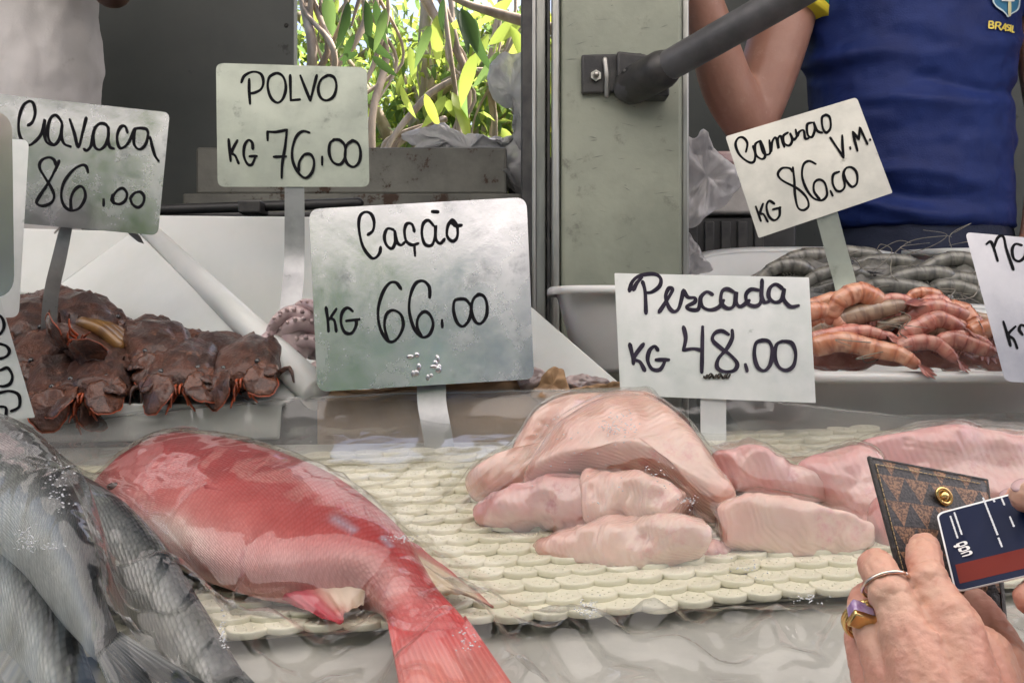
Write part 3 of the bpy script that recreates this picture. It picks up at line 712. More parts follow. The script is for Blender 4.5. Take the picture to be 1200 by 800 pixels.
# crumpled brown paper behind the shark price plate, cardboard scraps on the right
def scrap(label, outline, Y, seed, mat=None, cat='paper', name='paper_scrap', t=.006, nz=.012):
    g = inflate(name, outline, Y, 0, .0006, t, t, mat or MT['cardboard'], nz=nz, nscale=45, seed=seed, p=6)
    return props(g, label, cat)
scrap('long crumpled strip of brown paper under the Cação price plate', [(380, 462), (420, 455), (480, 452), (540, 447), (600, 444), (625, 446), (622, 466), (540, 474), (440, 476), (385, 476)], 1.215, 1)
scrap('brown paper flap sticking up beside the Cação price plate', [(622, 462), (632, 444), (648, 432), (660, 430), (664, 446), (668, 464), (640, 470)], 1.20, 2)
scrap('flat piece of brown paper under the Pescada price plate', [(664, 458), (700, 452), (735, 450), (740, 466), (700, 470), (670, 468)], 1.21, 3)
greyfl = M('grey_flesh', (.42, .34, .33), .3, c2=(.25, .2, .2), ns=26, coat=.4, sss=.3)
scrap('grey strip of fish trimmings beside the brown paper flap', [(656, 452), (672, 440), (695, 444), (715, 452), (712, 462), (680, 462)], 1.225, 5, greyfl, 'fish', 'fish_trimmings', .01, .012)
scrap('grey scrap of fish skin at the corner of the Cação price plate', [(606, 446), (618, 434), (640, 438), (634, 452), (616, 458)], 1.212, 6, greyfl, 'fish', 'fish_trimmings', .01, .012)
for k, (px, py, s) in enumerate(((1135, 497, 1.0), (1155, 500, 1.15), (1176, 505, 1.1), (1196, 508, 1.0))):
    scrap(('first', 'second', 'third', 'last')[k]+' of the curled brown cardboard scraps along the top right of the plastic', [(px-13*s, py+6), (px-10*s, py-5), (px, py-7*s), (px+9*s, py-3), (px+12*s, py+7), (px, py+10)], 1.205, 20+k, cat='cardboard', name='cardboard_scrap', t=.008, nz=.012)

# brown cardboard facing between the bins and the mat
cf = thing('cardboard_facing', P(560, 520, 1.2), 'long strip of brown cardboard behind the mat, under the Cação price plate', 'cardboard')
q = MB(); q.hexa(P(372, 545, 1.198), P(742, 545, 1.198), P(742, 462, 1.2), P(372, 470, 1.2), (0, .004, 0)); q.build('board', MT['cardboard'], cf, False)

# ================================================================== SEAFOOD
def lin(a, n): return np.array([np.interp(np.linspace(0, 1, n), np.linspace(0, 1, len(a)), np.array(a)[:, k]) for k in range(len(a[0]))]).T
def S(x, a, b):
    t = min(1, max(0, (x-a)/(b-a))); return t*t*(3-2*t)
def mixc(a, b, t): return tuple(a[i]*(1-t)+b[i]*t for i in range(3))

def fish_body(name, dors, vent, h, thick, colf, mat, parent, n=90, m=40, ridge=.75, roll=40):
    """fish lying on its side: dorsal and ventral outline (pixels) on the plane h above the mat, thick = half thickness along it"""
    D = cr(dors, 12); V_ = cr(vent, 12); D = lin(D, n); V_ = lin(V_, n); th = np.interp(np.linspace(0, 1, n), np.linspace(0, 1, len(thick)), thick)
    hh = h if hasattr(h, '__len__') else (h, h)
    v = []; f = []; uv = []; col = []; L_ = 0; prev = None
    for i in range(n):
        s = i/(n-1); h_ = hh[0]+(hh[1]-hh[0])*s
        a, b = onplane(D[i][0], D[i][1], h_), onplane(V_[i][0], V_[i][1], h_)
        c = (a+b)/2; hv = (a-b)/2
        if prev is not None: L_ += (c-prev).length
        prev = c
        for j in range(m):
            an = 2*math.pi*j/m; ca, sa = math.cos(an), math.sin(an)
            w_ = c+hv*ca+NPL*(th[i]*math.copysign(abs(sa)**ridge, sa))
            v.append(w_); uv.append((L_, hv.length*1.3*an)); col.append(colf(s, math.cos(an-R(roll)), sa, w_))
    for i in range(n-1):
        for j in range(m):
            a = i*m+j; b = i*m+(j+1) % m; f.append((a, b, b+m, a+m))
    f.append(tuple(range(m))[::-1]); f.append(tuple(range((n-1)*m, n*m)))
    return mesh(name, v, f, mat, parent, uv=uv, col=col)

def fin(name, base, tip, h, colf, mat, parent, rays=14, nu=40, nv=10, amp=.0007, th=.0006, curve=0.):
    """membrane with rays between a base line and a tip line (pixels)"""
    hb, ht = h if hasattr(h, '__len__') else (h, h)
    A = lin(cr(base, 8), nu); B = lin(cr(tip, 8), nu); v = []; f = []; col = []
    for side in (1, -1):
        for i in range(nu):
            for j in range(nv):
                t = j/(nv-1); q = A[i]*(1-t)+B[i]*t; hh = hb+(ht-hb)*t+curve*math.sin(math.pi*t)
                rg = amp*(math.sin(rays*2*math.pi*i/nu)*(.4+.6*t))
                v.append(onplane(q[0], q[1], hh)+NPL*(rg+side*th*(1-t*.6))); col.append(colf(i/(nu-1), t, math.sin(rays*2*math.pi*i/nu)))
    K = nu*nv
    for i in range(nu-1):
        for j in range(nv-1):
            a = i*nv+j; f += [(a, a+nv, a+nv+1, a+1), (K+a, K+a+1, K+a+nv+1, K+a+nv)]
    for i in range(nu-1):
        for j in (0, nv-1):
            a = i*nv+j; f.append((a, K+a, K+a+nv, a+nv))
    for j in range(nv-1):
        for i in (0, nu-1):
            a = i*nv+j; f.append((a, a+1, K+a+1, K+a))
    return mesh(name, v, f, mat, parent, col=col)

# ---- red snapper
redm = M('snapper_skin', (.6, .1, .1), .30, vcol=True, c2=(.86, .78, .78), ns=26, bump=.15, bs=40, coat=.35, sss=.12, sssr=.006)
add_bump(redm, 'voronoi', 'UV', (170, 195, 1), .6, .0012, rnd=.35); scale_tint(redm, 170, (.78, .62, .62), .6)
redf = fin_mat('snapper_fin', .93, rough=.35, coat=.3)
def red_col(s, ca, sa, w_):
    n1 = fbm(w_, 14, 4, 1.0); n2 = fbm(w_, 50, 3, 4.0)
    k = ca*.5+.5
    red = mixc((.62, .17, .16), (.44, .05, .055), S(k, .3, .95))
    pink = (.68, .31, .29); belly = (.72, .64, .57)
    c = mixc(pink, red, S(k+n1*.10, .0, .50))
    wb = S(s, .10, .2)*(1-S(s, .34, .48))
    c = mixc(c, belly, wb*(1-S(k+n1*.14, .04, .22))*.85)
    c = mixc(c, (.64, .27, .24), S(s, .62, .74)*(1-S(k+n1*.12, .2, .8))*.7)
    c = mixc(c, (.72, .09, .09), S(s, .86, .93)*.8)
    # bare grey patches where scales are gone
    p = math.exp(-((s-.60)/.055)**2-((ca-.42)/.10)**2)+math.exp(-((s-.69)/.03)**2-((ca-.62)/.11)**2)
    c = mixc(c, (.48, .42, .50), S(p+n1*.35+n2*.12, .52, .6)*.9)
    return mixc(c, (c[0]*.8, c[1]*.62, c[2]*.62), S(n2+n1*.5, .0, .6)*.35)
rf_ = thing('red_snapper', onplane(330, 640, 0), 'whole red snapper lying head away under the clear plastic', 'fish')
dors = [(112, 566), (140, 546), (172, 530), (215, 520), (300, 534), (385, 566), (440, 604), (478, 640), (498, 674), (516, 702), (540, 724), (558, 744)]
vent = [(110, 572), (124, 594), (148, 616), (180, 638), (222, 660), (290, 682), (340, 688), (388, 687), (426, 694), (452, 722), (461, 748)]
HS = .036
fish_body('body', dors, vent, (HS+.004, .020), [.004, .018, .027, .031, .033, .032, .030, .026, .020, .012, .0035], red_col, redm, rf_, roll=22)
crim, cream = (.50, .03, .05), (.70, .50, .40)
def tailc(u, t, r): return mixc(mixc((.68, .10, .10), (.74, .26, .22), S(t, .05, .5)), (.55, .12, .12), .35*(r > .2)+.25*S(abs(u-.5), .3, .5))
fin('tail_fin', [(453, 724), (486, 736), (520, 732), (546, 722)], [(482, 880), (530, 835), (575, 838), (650, 872)], (.023, .024), tailc, redf, rf_, rays=18, nu=60, nv=14, amp=.0010, curve=.006)
fin('soft_dorsal_fin', [(462, 628), (482, 652), (498, 680), (506, 694)], [(486, 636), (577, 709), (546, 697), (514, 697)], (.030, .0185), lambda u, t, r: mixc(mixc(crim, (.66, .54, .38), S(u, .10, .28)), mixc(crim, (.55, .25, .05), S(u, .6, .8)), S(t, .7, 1)*.7), redf, rf_, rays=9)
fin('anal_fin', [(296, 678), (340, 684), (388, 683), (428, 692)], [(330, 702), (396, 730), (404, 718), (426, 708)], (.026, .0165), lambda u, t, r: mixc(mixc((.58, .10, .13), (.74, .56, .42), S(u, .35, .7)), crim, S(t, .55, 1)*.8*(1-S(u, .5, .9))), redf, rf_, rays=8)
fin('ventral_fin', [(232, 650), (270, 664), (310, 676)], [(252, 664), (318, 694), (342, 697)], (.036, .020), lambda u, t, r: mixc((.62, .22, .22), crim, S(t, .5, 1)*.7), redf, rf_, rays=7)
fin('pectoral_fin', [(240, 561), (238, 566), (240, 572)], [(330, 577), (326, 580), (300, 583)], (.064, .063), lambda u, t, r: mixc((.44, .07, .075), (.36, .045, .05), .5*(r > 0)), redf, rf_, rays=8)
fin('spiny_dorsal_fin', [(196, 524), (260, 530), (330, 548), (400, 582)], [(206, 511), (250, 519), (335, 541), (404, 578)], (.045, .05), lambda u, t, r: mixc((.5, .05, .06), (.35, .02, .04), .6*(r > 0)), redf, rf_, rays=10)
MB().ball(onplane(134, 570, .053), (.0065, .0065, .004), 14, 8).build('eye', M('fish_eye', (.05, .03, .03), .1, coat=.8), rf_)

# ---- grey mullets
grm = M('mullet_skin', (.3, .3, .3), .34, metal=.0, vcol=True, c2=(.78, .79, .80), ns=30, coat=.1, spec=.3, bump=.1, bs=40)
add_bump(grm, 'voronoi', 'UV', (150, 172, 1), .8, .0016, rnd=.35); scale_tint(grm, 150, (.45, .46, .48), .5)
grf = fin_mat('mullet_fin', .97, rough=.3, coat=.3)
def grey_col(off, dk=.50):
    def g(s, ca, sa, w_):
        n1 = fbm(w_, 16, 4, off); n2 = fbm(w_, 70, 2, off+3)
        k = ca*.5+.5
        c = mixc((.80, .79, .75), (.27, .285, .28), S(k+n1*.07, dk-.24, dk+.10))
        c = mixc(c, (.016, .021, .028), S(k+n1*.06, dk, dk+.38))
        c = mixc(c, (.30, .29, .22), S(n1, .1, .6)*.2)
        c = mixc(c, (.16, .165, .16), S(s, .86, .99)*.6)
        return mixc(c, (.045, .05, .055), .28*S(n2, .0, .5)*S(k, .3, .8))
    return g
def gtail(u, t, r): return mixc(mixc((.11, .12, .125), (.05, .058, .064), S(t, .3, 1)), (.20, .20, .18), .5*(r > .3)*(1-t*.5))
g1 = thing('grey_mullet', onplane(60, 640, .05), 'topmost grey fish with pale belly, lying across the other two', 'fish', 'grey fish at the end of the counter')
fish_body('body', [(-190, 470), (-120, 470), (-40, 500), (22, 524), (62, 552), (92, 598), (112, 650), (122, 700), (138, 742)], [(-195, 480), (-150, 540), (-90, 590), (-30, 625), (22, 660), (62, 700), (88, 732), (100, 752), (112, 768)],
          (.098, .075), [.003, .022, .036, .042, .042, .036, .026, .017, .008], grey_col(1., .50), grm, g1, roll=36)
fin('tail_fin', [(112, 768), (122, 760), (132, 750), (140, 740)], [(158, 880), (168, 810), (190, 800), (262, 812)], (.075, .045), gtail, grf, g1, rays=15, nu=50, nv=12, amp=.0011)
fin('dorsal_fin', [(112, 640), (118, 664), (122, 690)], [(121, 648), (126, 676), (124, 695)], (.098, .09), gtail, grf, g1, rays=6)
g2 = thing('grey_mullet', onplane(200, 700, 0), 'grey fish with dark scaled back nearest the red snapper', 'fish', 'grey fish at the end of the counter')
fish_body('body', [(-70, 500), (-10, 525), (60, 560), (112, 590), (160, 624), (202, 668), (236, 718), (262, 756), (285, 790)], [(-75, 512), (-40, 570), (20, 620), (75, 650), (112, 672), (150, 708), (188, 748), (218, 782), (240, 812)],
          (.045, .024), [.003, .022, .036, .040, .039, .034, .025, .016, .009], grey_col(2., .46), grm, g2, roll=26)
fin('tail_fin', [(238, 808), (255, 806), (272, 796), (286, 786)], [(268, 920), (290, 870), (320, 860), (372, 880)], (.024, .02), gtail, grf, g2, rays=15, nu=50, amp=.001)
fin('dorsal_fin', [(172, 634), (196, 660), (210, 682)], [(188, 640), (214, 680), (214, 692)], (.04, .036), gtail, grf, g2, rays=6)
g3 = thing('grey_mullet', onplane(40, 740, 0), 'grey fish lowest on the left, its tail wrapped in wrinkled plastic', 'fish', 'grey fish at the end of the counter')
fish_body('body', [(-180, 540), (-120, 560), (-60, 600), (0, 640), (36, 668), (66, 706), (88, 744), (104, 780), (114, 806)], [(-190, 560), (-150, 620), (-100, 670), (-50, 705), (-10, 730), (16, 756), (36, 784), (52, 806), (66, 826)],
          (.052, .04), [.003, .022, .034, .039, .039, .034, .026, .018, .010], grey_col(3., .46), grm, g3, roll=26)
fin('tail_fin', [(64, 826), (80, 822), (98, 814), (114, 804)], [(70, 930), (100, 890), (130, 886), (185, 900)], (.04, .03), gtail, grf, g3, rays=15, nu=50, amp=.001)
fin('anal_fin', [(10, 752), (24, 768), (38, 786)], [(-10, 770), (4, 800), (28, 806)], (.034, .02), lambda u, t, r: mixc((.45, .42, .36), (.3, .3, .3), .4*(r > 0)), grf, g3, rays=6)
FISH_OBJS = []

# ---- fillets
flm = M('fillet_flesh', (.72, .42, .355), .2, c2=(.75, .53, .44), ns=11, lo=.35, hi=.65, c3=(.66, .30, .29), ns3=15, lo3=.54, hi3=.72, coat=.8, sss=.35, sssr=.010, bump=.45, bs=30)
add_bump(flm, 'wave', 'Object', (60, 130, 60), .34, .0008, distort=3.0, rot=(.3, .5, .9))
flm2 = M('fillet_flesh_rosy', (.66, .31, .30), .17, c2=(.70, .44, .40), ns=12, c3=(.52, .18, .20), ns3=17, lo3=.56, hi3=.72, coat=.8, sss=.35, sssr=.010, bump=.45, bs=30)
add_bump(flm2, 'wave', 'Object', (50, 120, 60), .34, .0008, distort=3.5, rot=(.8, .2, .3))
FIL = []
def fillet(label, outline, Y0, gy, tf, tb, seed, mat=flm, gx=0, p=4.2, q=2.5, nz=.011, ns=17):
    o = inflate('fish_fillet', outline, Y0, gx, gy, tf, tb, mat, p=p, q=q, rings=14, nz=nz, nscale=ns, seed=seed, npts=10)
    props(o, label, 'fillet', 'pale fish fillets on the mat'); FIL.append(o); return o
fillet('thick fillet at the back of the pile, rising highest at the top', [(545, 566), (560, 552), (592, 540), (604, 520), (622, 492), (648, 472), (690, 462), (740, 461), (768, 466), (772, 490), (740, 520), (700, 545), (650, 565), (600, 580), (560, 586)], 1.0, .0005, .025, .03, 1)
fillet('big domed fillet on top of the pile with a sliced front edge', [(614, 566), (622, 545), (645, 515), (684, 490), (730, 480), (770, 486), (800, 512), (832, 550), (860, 588), (858, 600), (838, 606), (812, 598), (780, 574), (735, 564), (680, 564), (640, 570)], .945, .0007, .045, .03, 2, nz=.007)
def slab(label, path, hh, hd, seed, mat=flm, expo=3.6, lean=.35, nz=.010, tap=(.9, .9), skew=0.):
    """thick cut of fish: superelliptic section swept along a path, blunt sliced ends"""
    q = cr(path, 12); n = len(q); pts = [P(*k) for k in q]; v = []; f = []; m_ = 44
    hh = np.interp(np.linspace(0, 1, n), np.linspace(0, 1, len(hh)), hh); hd = np.interp(np.linspace(0, 1, n), np.linspace(0, 1, len(hd)), hd)
    T = [(pts[min(k+1, n-1)]-pts[max(k-1, 0)]).normalized() for k in range(n)]
    rows = [(0, tap[0]*.80, -.001), (0, tap[0]*.93, -.0004)]+[(k, 1-(1-tap[0])*max(0, 1-k/3)-(1-tap[1])*max(0, 1-(n-1-k)/3), 0) for k in range(n)]+[(n-1, tap[1]*.93, .0004), (n-1, tap[1]*.80, .001)]
    for (k, s, off) in rows:
        t_ = T[k]; up = Vector((0, lean, 1)); up = (up-t_*up.dot(t_)).normalized(); W = t_.cross(up)
        for j in range(m_):
            a = 2*math.pi*j/m_; c, s_ = math.cos(a), math.sin(a)
            p = pts[k]+t_*off+up*(hh[k]*s*math.copysign(abs(s_)**(2/expo), s_))+W*(hd[k]*s*math.copysign(abs(c)**(2/expo), c)+skew*hh[k]*s_)
            p = p+(p-pts[k]).normalized()*(nz*fbm(p, 22, 4, seed))+t_*(nz*.8*fbm(p, 30, 3, seed+2))
            v.append(p)
    for k in range(len(rows)-1):
        for j in range(m_): a = k*m_+j; b = k*m_+(j+1) % m_; f.append((a, b, b+m_, a+m_))
    f.append(tuple(range(m_))[::-1]); f.append(tuple(range((len(rows)-1)*m_, len(rows)*m_)))
    o = mesh('fish_fillet', v, f, mat)
    try: o.data.set_sharp_from_angle(angle=R(58))
    except Exception: pass
    props(o, label, 'fillet', 'pale fish fillets on the mat'); FIL.append(o); return o
slab('folded rosy fillet in the middle left of the pile', [(568, 606, .945), (610, 598, .935), (655, 594, .925), (698, 596, .915)], [.011, .021, .027, .024], [.03, .04, .042, .036], 3, flm2, 2.7, tap=(.7, .85))
slab('short fillet with a blunt cut end under the domed one', [(694, 588, .915), (735, 588, .905), (775, 593, .895), (800, 598, .888)], [.021, .024, .021, .016], [.036, .04, .038, .034], 4, flm, 3.2, tap=(.9, .92))
slab('bottom front fillet of the pile, plump and pale', [(632, 646, .895), (680, 644, .885), (735, 640, .875), (785, 636, .868), (818, 640, .868)], [.009, .018, .025, .025, .016], [.03, .038, .04, .038, .03], 5, flm, 2.8, tap=(.7, .8))
slab('small rosy fillet tip poking out beside the bottom one', [(806, 644, .885), (830, 646, .882), (850, 650, .88)], [.014, .013, .007], [.03, .03, .02], 6, flm2, 2.6)
slab('upper fillet at the right of the pile lying flat', [(836, 556, .985), (880, 562, .975), (925, 572, .97), (966, 577, .965)], [.016, .022, .019, .014], [.04, .045, .042, .036], 7, flm2, 4.2, tap=(.85, .95))
slab('long thick fillet with lined cut face at the right front', [(842, 624, .905), (885, 626, .90), (940, 628, .895), (985, 632, .892), (1016, 636, .89)], [.022, .0265, .0245, .0185, .010], [.044, .046, .044, .038, .03], 8, flm, 5.0, tap=(.92, .9), skew=.35)
fillet('rosy fillet end between the pile and the wallet', [(934, 546), (965, 532), (1000, 526), (1030, 540), (1044, 580), (1048, 620), (1030, 640), (1006, 622), (980, 596), (955, 572)], .935, .0005, .028, .03, 9, flm2)
fillet('wide pink fillet lying behind the wallet', [(1000, 524), (1050, 512), (1110, 504), (1170, 512), (1230, 524), (1240, 570), (1190, 600), (1120, 596), (1060, 584), (1016, 556)], 1.0, .0004, .03, .03, 10, flm2)
fillet('lower pink fillet hidden partly behind the card and wallet', [(1020, 590), (1070, 586), (1140, 598), (1220, 606), (1240, 640), (1190, 664), (1110, 668), (1050, 660), (1024, 630)], .885, .0005, .03, .03, 11, flm2)
fillet('pale strip of fillet along the top right under the plastic', [(1060, 506), (1110, 500), (1180, 504), (1240, 512), (1240, 528), (1170, 524), (1100, 518)], 1.10, .0003, .02, .02, 12, flm)

# ---- slipper lobsters
lobm = M('lobster_shell', (.115, .042, .024), .33, c2=(.045, .018, .012), ns=30, lo=.4, hi=.6, c3=(.19, .085, .05), ns3=70, lo3=.57, hi3=.68, coat=.35, bump=3, bs=150)
lobd = M('lobster_plate', (.15, .052, .026), .26, c2=(.07, .024, .014), ns=36, lo=.4, hi=.6, c3=(.17, .08, .05), ns3=80, lo3=.6, hi3=.7, coat=.5, bump=2.5, bs=180)
lobo = M('lobster_orange', (.50, .09, .025), .4, c2=(.22, .05, .02), ns=60, coat=.3)
lobb = M('lobster_belly', (.24, .125, .035), .3, c2=(.14, .07, .03), ns=40, coat=.4, bump=.5, bs=80)
lobe = M('lobster_eye', (.01, .01, .01), .08, coat=1.)
def lobster_geo(rr):
    """local frame: +x head, z up, about 20 cm long"""
    st = [(.085, .034, .010, .006), (.078, .041, .016, .008), (.055, .044, .024, .010), (.02, .046, .030, .012), (-.015, .044, .030, .012), (-.03, .038, .027, .011)]
    st += [(x, w_*k, hh*k2, .011) for x, w_, hh in ((-.04, .039, .026), (-.058, .038, .025), (-.076, .035, .022), (-.094, .031, .019)) for k, k2, x in ((1, 1.06, x), (.95, .93, x-.015))]
    st = [tuple(q) for q in cr(st, 3)]
    st += [(-.118, .026, .012, .006), (-.14, .030, .005, .004), (-.152, .022, .002, .002)]
    v = []; f = []; m_ = 36
    for (x, w_, t, bz) in st:
        for j in range(m_):
            a = 2*math.pi*j/m_; c, s = math.cos(a), math.sin(a)
            y = w_*math.copysign(abs(c)**.7, c); z = (1.3*t*abs(s)**.8 if s > 0 else -bz*abs(s)**.6)
            if s > 0: z += .003*math.cos(3*c*math.pi)*s
            p = Vector((x, y, z)); p += Vector((0, 0, (.0045*fbm(p, 45, 4, rr)+.0035*abs(noise.noise(p*120+Vector((rr, 0, 0)))))*(s > 0))); p.y += .0035*fbm(p, 80, 3, rr+4)*(1+.5*math.sin(p.x*260)); p.x += .002*fbm(p, 70, 2, rr+9)
            v.append(p)
    for i in range(len(st)-1):
        for j in range(m_):
            a = i*m_+j; b = i*m_+(j+1) % m_; f.append((a, a+m_, b+m_, b))
    f.append(tuple(range(m_))); f.append(tuple(range((len(st)-1)*m_, len(st)*m_))[::-1])
    return v, f
def plate_geo(r_, seed):
    v = []; f = []; n = 26; rg = [(0, .0035), (.5, .0030), (.85, .0018), (1., 0), (.85, -.0016), (0, -.002)]
    for (k, z) in rg:
        for j in range(n):
            a = 2*math.pi*j/n; w_ = k*r_*(1+.035*math.sin(a*9+seed)*(k > .8)+.05*math.sin(a*3+seed*1.7)+.10*math.cos(a-.6))
            v.append(Vector((w_*math.cos(a), w_*.86*math.sin(a), z+.0030*math.cos(a*2+seed)*k+.0012*math.sin(a*5+seed*2)*k)))
    for i in range(len(rg)-1):
        for j in range(n):
            a = i*n+j; b = i*n+(j+1) % n; f.append((a, b, b+n, a+n))
    rim = [v[3*n+j] for j in range(n)]
    return v, f, rim
LV, LF_ = lobster_geo(1.3)
def lobster(label, px, py, Y, yaw, pitch, roll, s=1.0, flip=False):
    t = thing('slipper_lobster', P(px, py, Y), label, 'lobster', 'slipper lobsters piled in the white bin')
    seed = (px*7+py*3) % 17
    Mx = Matrix.Translation(P(px, py, Y)) @ Matrix.Rotation(R(yaw), 4, 'Z') @ Matrix.Rotation(R(pitch), 4, 'Y') @ Matrix.Rotation(R(roll+(180 if flip else 0)), 4, 'X') @ Matrix.Scale(s, 4)
    v, f = lobster_geo(seed*.7)
    mesh('shell', [Mx @ q for q in v], f, lobm, t)
    if flip:
        b = MB(); Q = Matrix.Scale(1, 4)
        for k in range(5):
            b.tube([Mx @ Vector((.04-k*.018, -.03, -.014)), Mx @ Vector((.04-k*.018, 0, -.019-.003*math.sin(k))), Mx @ Vector((.04-k*.018, .03, -.014))], .0085, 8, sm=3)
        b.build('belly', lobb, t)
    for sgn in (1, -1):
        v, f, rim = plate_geo(.027*rs.uniform(.9, 1.08), seed+sgn)
        A = Mx @ Matrix.Translation((.098, sgn*.026, .006)) @ Matrix.Rotation(R(sgn*20+rs.uniform(-16, 16)), 4, 'Z') @ Matrix.Rotation(R(52+rs.uniform(-22, 16)), 4, 'Y') @ Matrix.Rotation(R(sgn*-10), 4, 'X')
        pp = mesh('antenna_plate', [A @ q for q in v], f, lobd, t)
        b = MB(); b.tube([A @ (q*1.0) for q in rim[22:]+rim[:7]], .0007, 6); b.build('rim', lobo, pp)
        v, f, rim = plate_geo(.017, seed+sgn*2)
        A = Mx @ Matrix.Translation((.082, sgn*.034, .014)) @ Matrix.Rotation(R(sgn*35), 4, 'Z') @ Matrix.Rotation(R(25), 4, 'Y')
        mesh('inner_plate', [A @ q for q in v], f, lobd, t)
        b = MB(); b.ball(Mx @ Vector((.068, sgn*.022, .022)), .0042*s, 9, 6); b.build('eye', lobe, t)
        b = MB()
        for k in range(4):
            b.tube([Mx @ Vector((.078, sgn*.004, .006-.003*k)), Mx @ Vector((.098+.002*(k % 2), sgn*(.003+.0028*k), .010-.007*k)), Mx @ Vector((.104, sgn*(.002+.004*k+.003*(k % 2)), .003-.008*k))], [.0022*s, .0018*s, .0010*s], 6, sm=3)
        b.build('antennule', lobo, t)
        for k in range(4):
            x = .05-k*.026
            b = MB(); b.tube([Mx @ Vector((x, sgn*.036, -.004)), Mx @ Vector((x+.012, sgn*.058, .004)), Mx @ Vector((x+.026, sgn*.062, -.012))], [.0036*s, .003*s, .0012*s], 6, sm=3)
            b.build('leg', lobm, t)
    return t
LOB = [
 ('front left lobster with pale spread plates beside the slanted price plate', 74, 456, 1.262, -62, 16, -10, .95),
 ('front-row lobster with two round orange-edged plates, second from the slanted price plate', 132, 444, 1.268, -90, 15, 4, .96),
 ('front-row lobster third from the slanted price plate, flat dark plates', 222, 436, 1.268, -80, 14, 6, .96),
 ('front-row lobster nearest the thick white rim', 298, 430, 1.268, -86, 14, 12, .92),
 ('middle-row lobster just under the foot of the Cavaca price plate', 62, 420, 1.325, -104, 18, -4, .95),
 ('middle-row lobster with one upright plate beside the ochre belly', 184, 412, 1.31, -62, 14, 10, .95),
 ('middle-row lobster lying against the sloping bin wall', 250, 424, 1.31, -30, 12, 14, .9),
 ('rear lobster half hidden behind the bent sign post', 40, 384, 1.40, -76, 18, 0, .95),
 ('rear lobster right of the bent sign post at the top of the heap', 96, 376, 1.40, -42, 16, 8, .92),
 ('lobster at the outer end of the heap behind the slanted price plate', 10, 444, 1.30, -85, 16, 0, 1.),
]
for a in LOB: lobster(*a)
lobster('upturned lobster showing its ochre belly in the middle of the heap', 128, 404, 1.305, -95, -4, -30, .9, True)

# ---- octopus
ocm = M('octopus_skin', (.58, .45, .44), .3, c2=(.46, .33, .34), ns=34, c3=(.60, .47, .45), ns3=50, coat=.4, bump=.5, bs=90)
oc = thing('octopus', P(350, 420, 1.3), 'pink-grey octopus with curled arms at the foot of the Polvo sign post', 'octopus')
b = MB(); b.tube([P(400, 400, 1.36), P(372, 392, 1.33), P(350, 396, 1.31), P(345, 410, 1.3)], [.03, .034, .03, .02], 14, sm=4)
me = fuse(b, .003, 4); place_mesh('mantle', me, ocm, oc)
ro = random.Random(9)
for (path, r0) in (([(360, 372), (340, 366), (322, 380), (318, 400), (336, 406), (346, 392)], .0105), ([(372, 384), (350, 378), (330, 392), (326, 414), (342, 424), (356, 412)], .011), ([(378, 402), (352, 400), (336, 418), (344, 436), (362, 432)], .011),
                   ([(372, 360), (356, 356), (344, 366), (352, 376)], .008), ([(375, 430), (360, 440), (366, 452), (390, 450)], .010), ([(310, 398), (324, 386), (338, 384), (350, 388)], .007)):
    pts = [P(a, c, 1.285+.03*(k/len(path))+ro.uniform(-.01, .01)) for k, (a, c) in enumerate(path)]
    b = MB(); b.tube(pts, [r0*(1-.75*k/len(pts)) for k in range(len(pts))], 12, sm=6)
    arm = b.build('arm', ocm, oc)
    b = MB(); q = cr([tuple(x) for x in pts], 5)
    for k in range(2, len(q)-2, 1):
        rr_ = r0*(1-.75*k/len(q)); b.tube([Vector(q[k])+Vector((.2*rr_*(-1)**k, -.75*rr_, .35*rr_)), Vector(q[k])+Vector((.3*rr_*(-1)**k, -1.12*rr_, .5*rr_))], rr_*.3, 7)
    b.build('sucker', ocm, arm)

# ---- prawns
prm = M('prawn_orange', (.6, .3, .2), .22, vcol=True, coat=.7, sss=.2, sssr=.005, bump=.5, bs=120)
prp = M('prawn_pink', (.6, .3, .2), .22, vcol=True, coat=.7, sss=.2, sssr=.005, bump=.8, bs=110)
prg = M('prawn_grey', (.6, .3, .2), .24, vcol=True, coat=.6, bump=.6, bs=110)
prb = M('prawn_brownish', (.6, .3, .2), .24, vcol=True, coat=.6, bump=.6, bs=110)
prhp = M('prawn_heap_pink', (.50, .20, .15), .25, c2=(.35, .11, .08), ns=34, c3=(.6, .38, .3), ns3=60, coat=.6, bump=2, bs=90)
prhg = M('prawn_heap_grey', (.14, .135, .115), .26, c2=(.07, .07, .065), ns=36, c3=(.22, .2, .17), ns3=60, coat=.5, bump=2, bs=90)
PCOL = {'prawn_orange': ((.55, .21, .11), (.70, .42, .29), (.27, .08, .05)), 'prawn_pink': ((.52, .20, .15), (.62, .36, .28), (.25, .06, .055)),
        'prawn_grey': ((.17, .165, .14), (.29, .28, .235), (.055, .055, .055)), 'prawn_brownish': ((.36, .25, .17), (.48, .37, .27), (.16, .10, .08))}
prt = M('prawn_tail', (.16, .05, .045), .3, c2=(.36, .13, .10), ns=60, coat=.4)
prgt = M('prawn_grey_leg', (.28, .26, .2), .35, c2=(.16, .14, .12), ns=60, coat=.3)
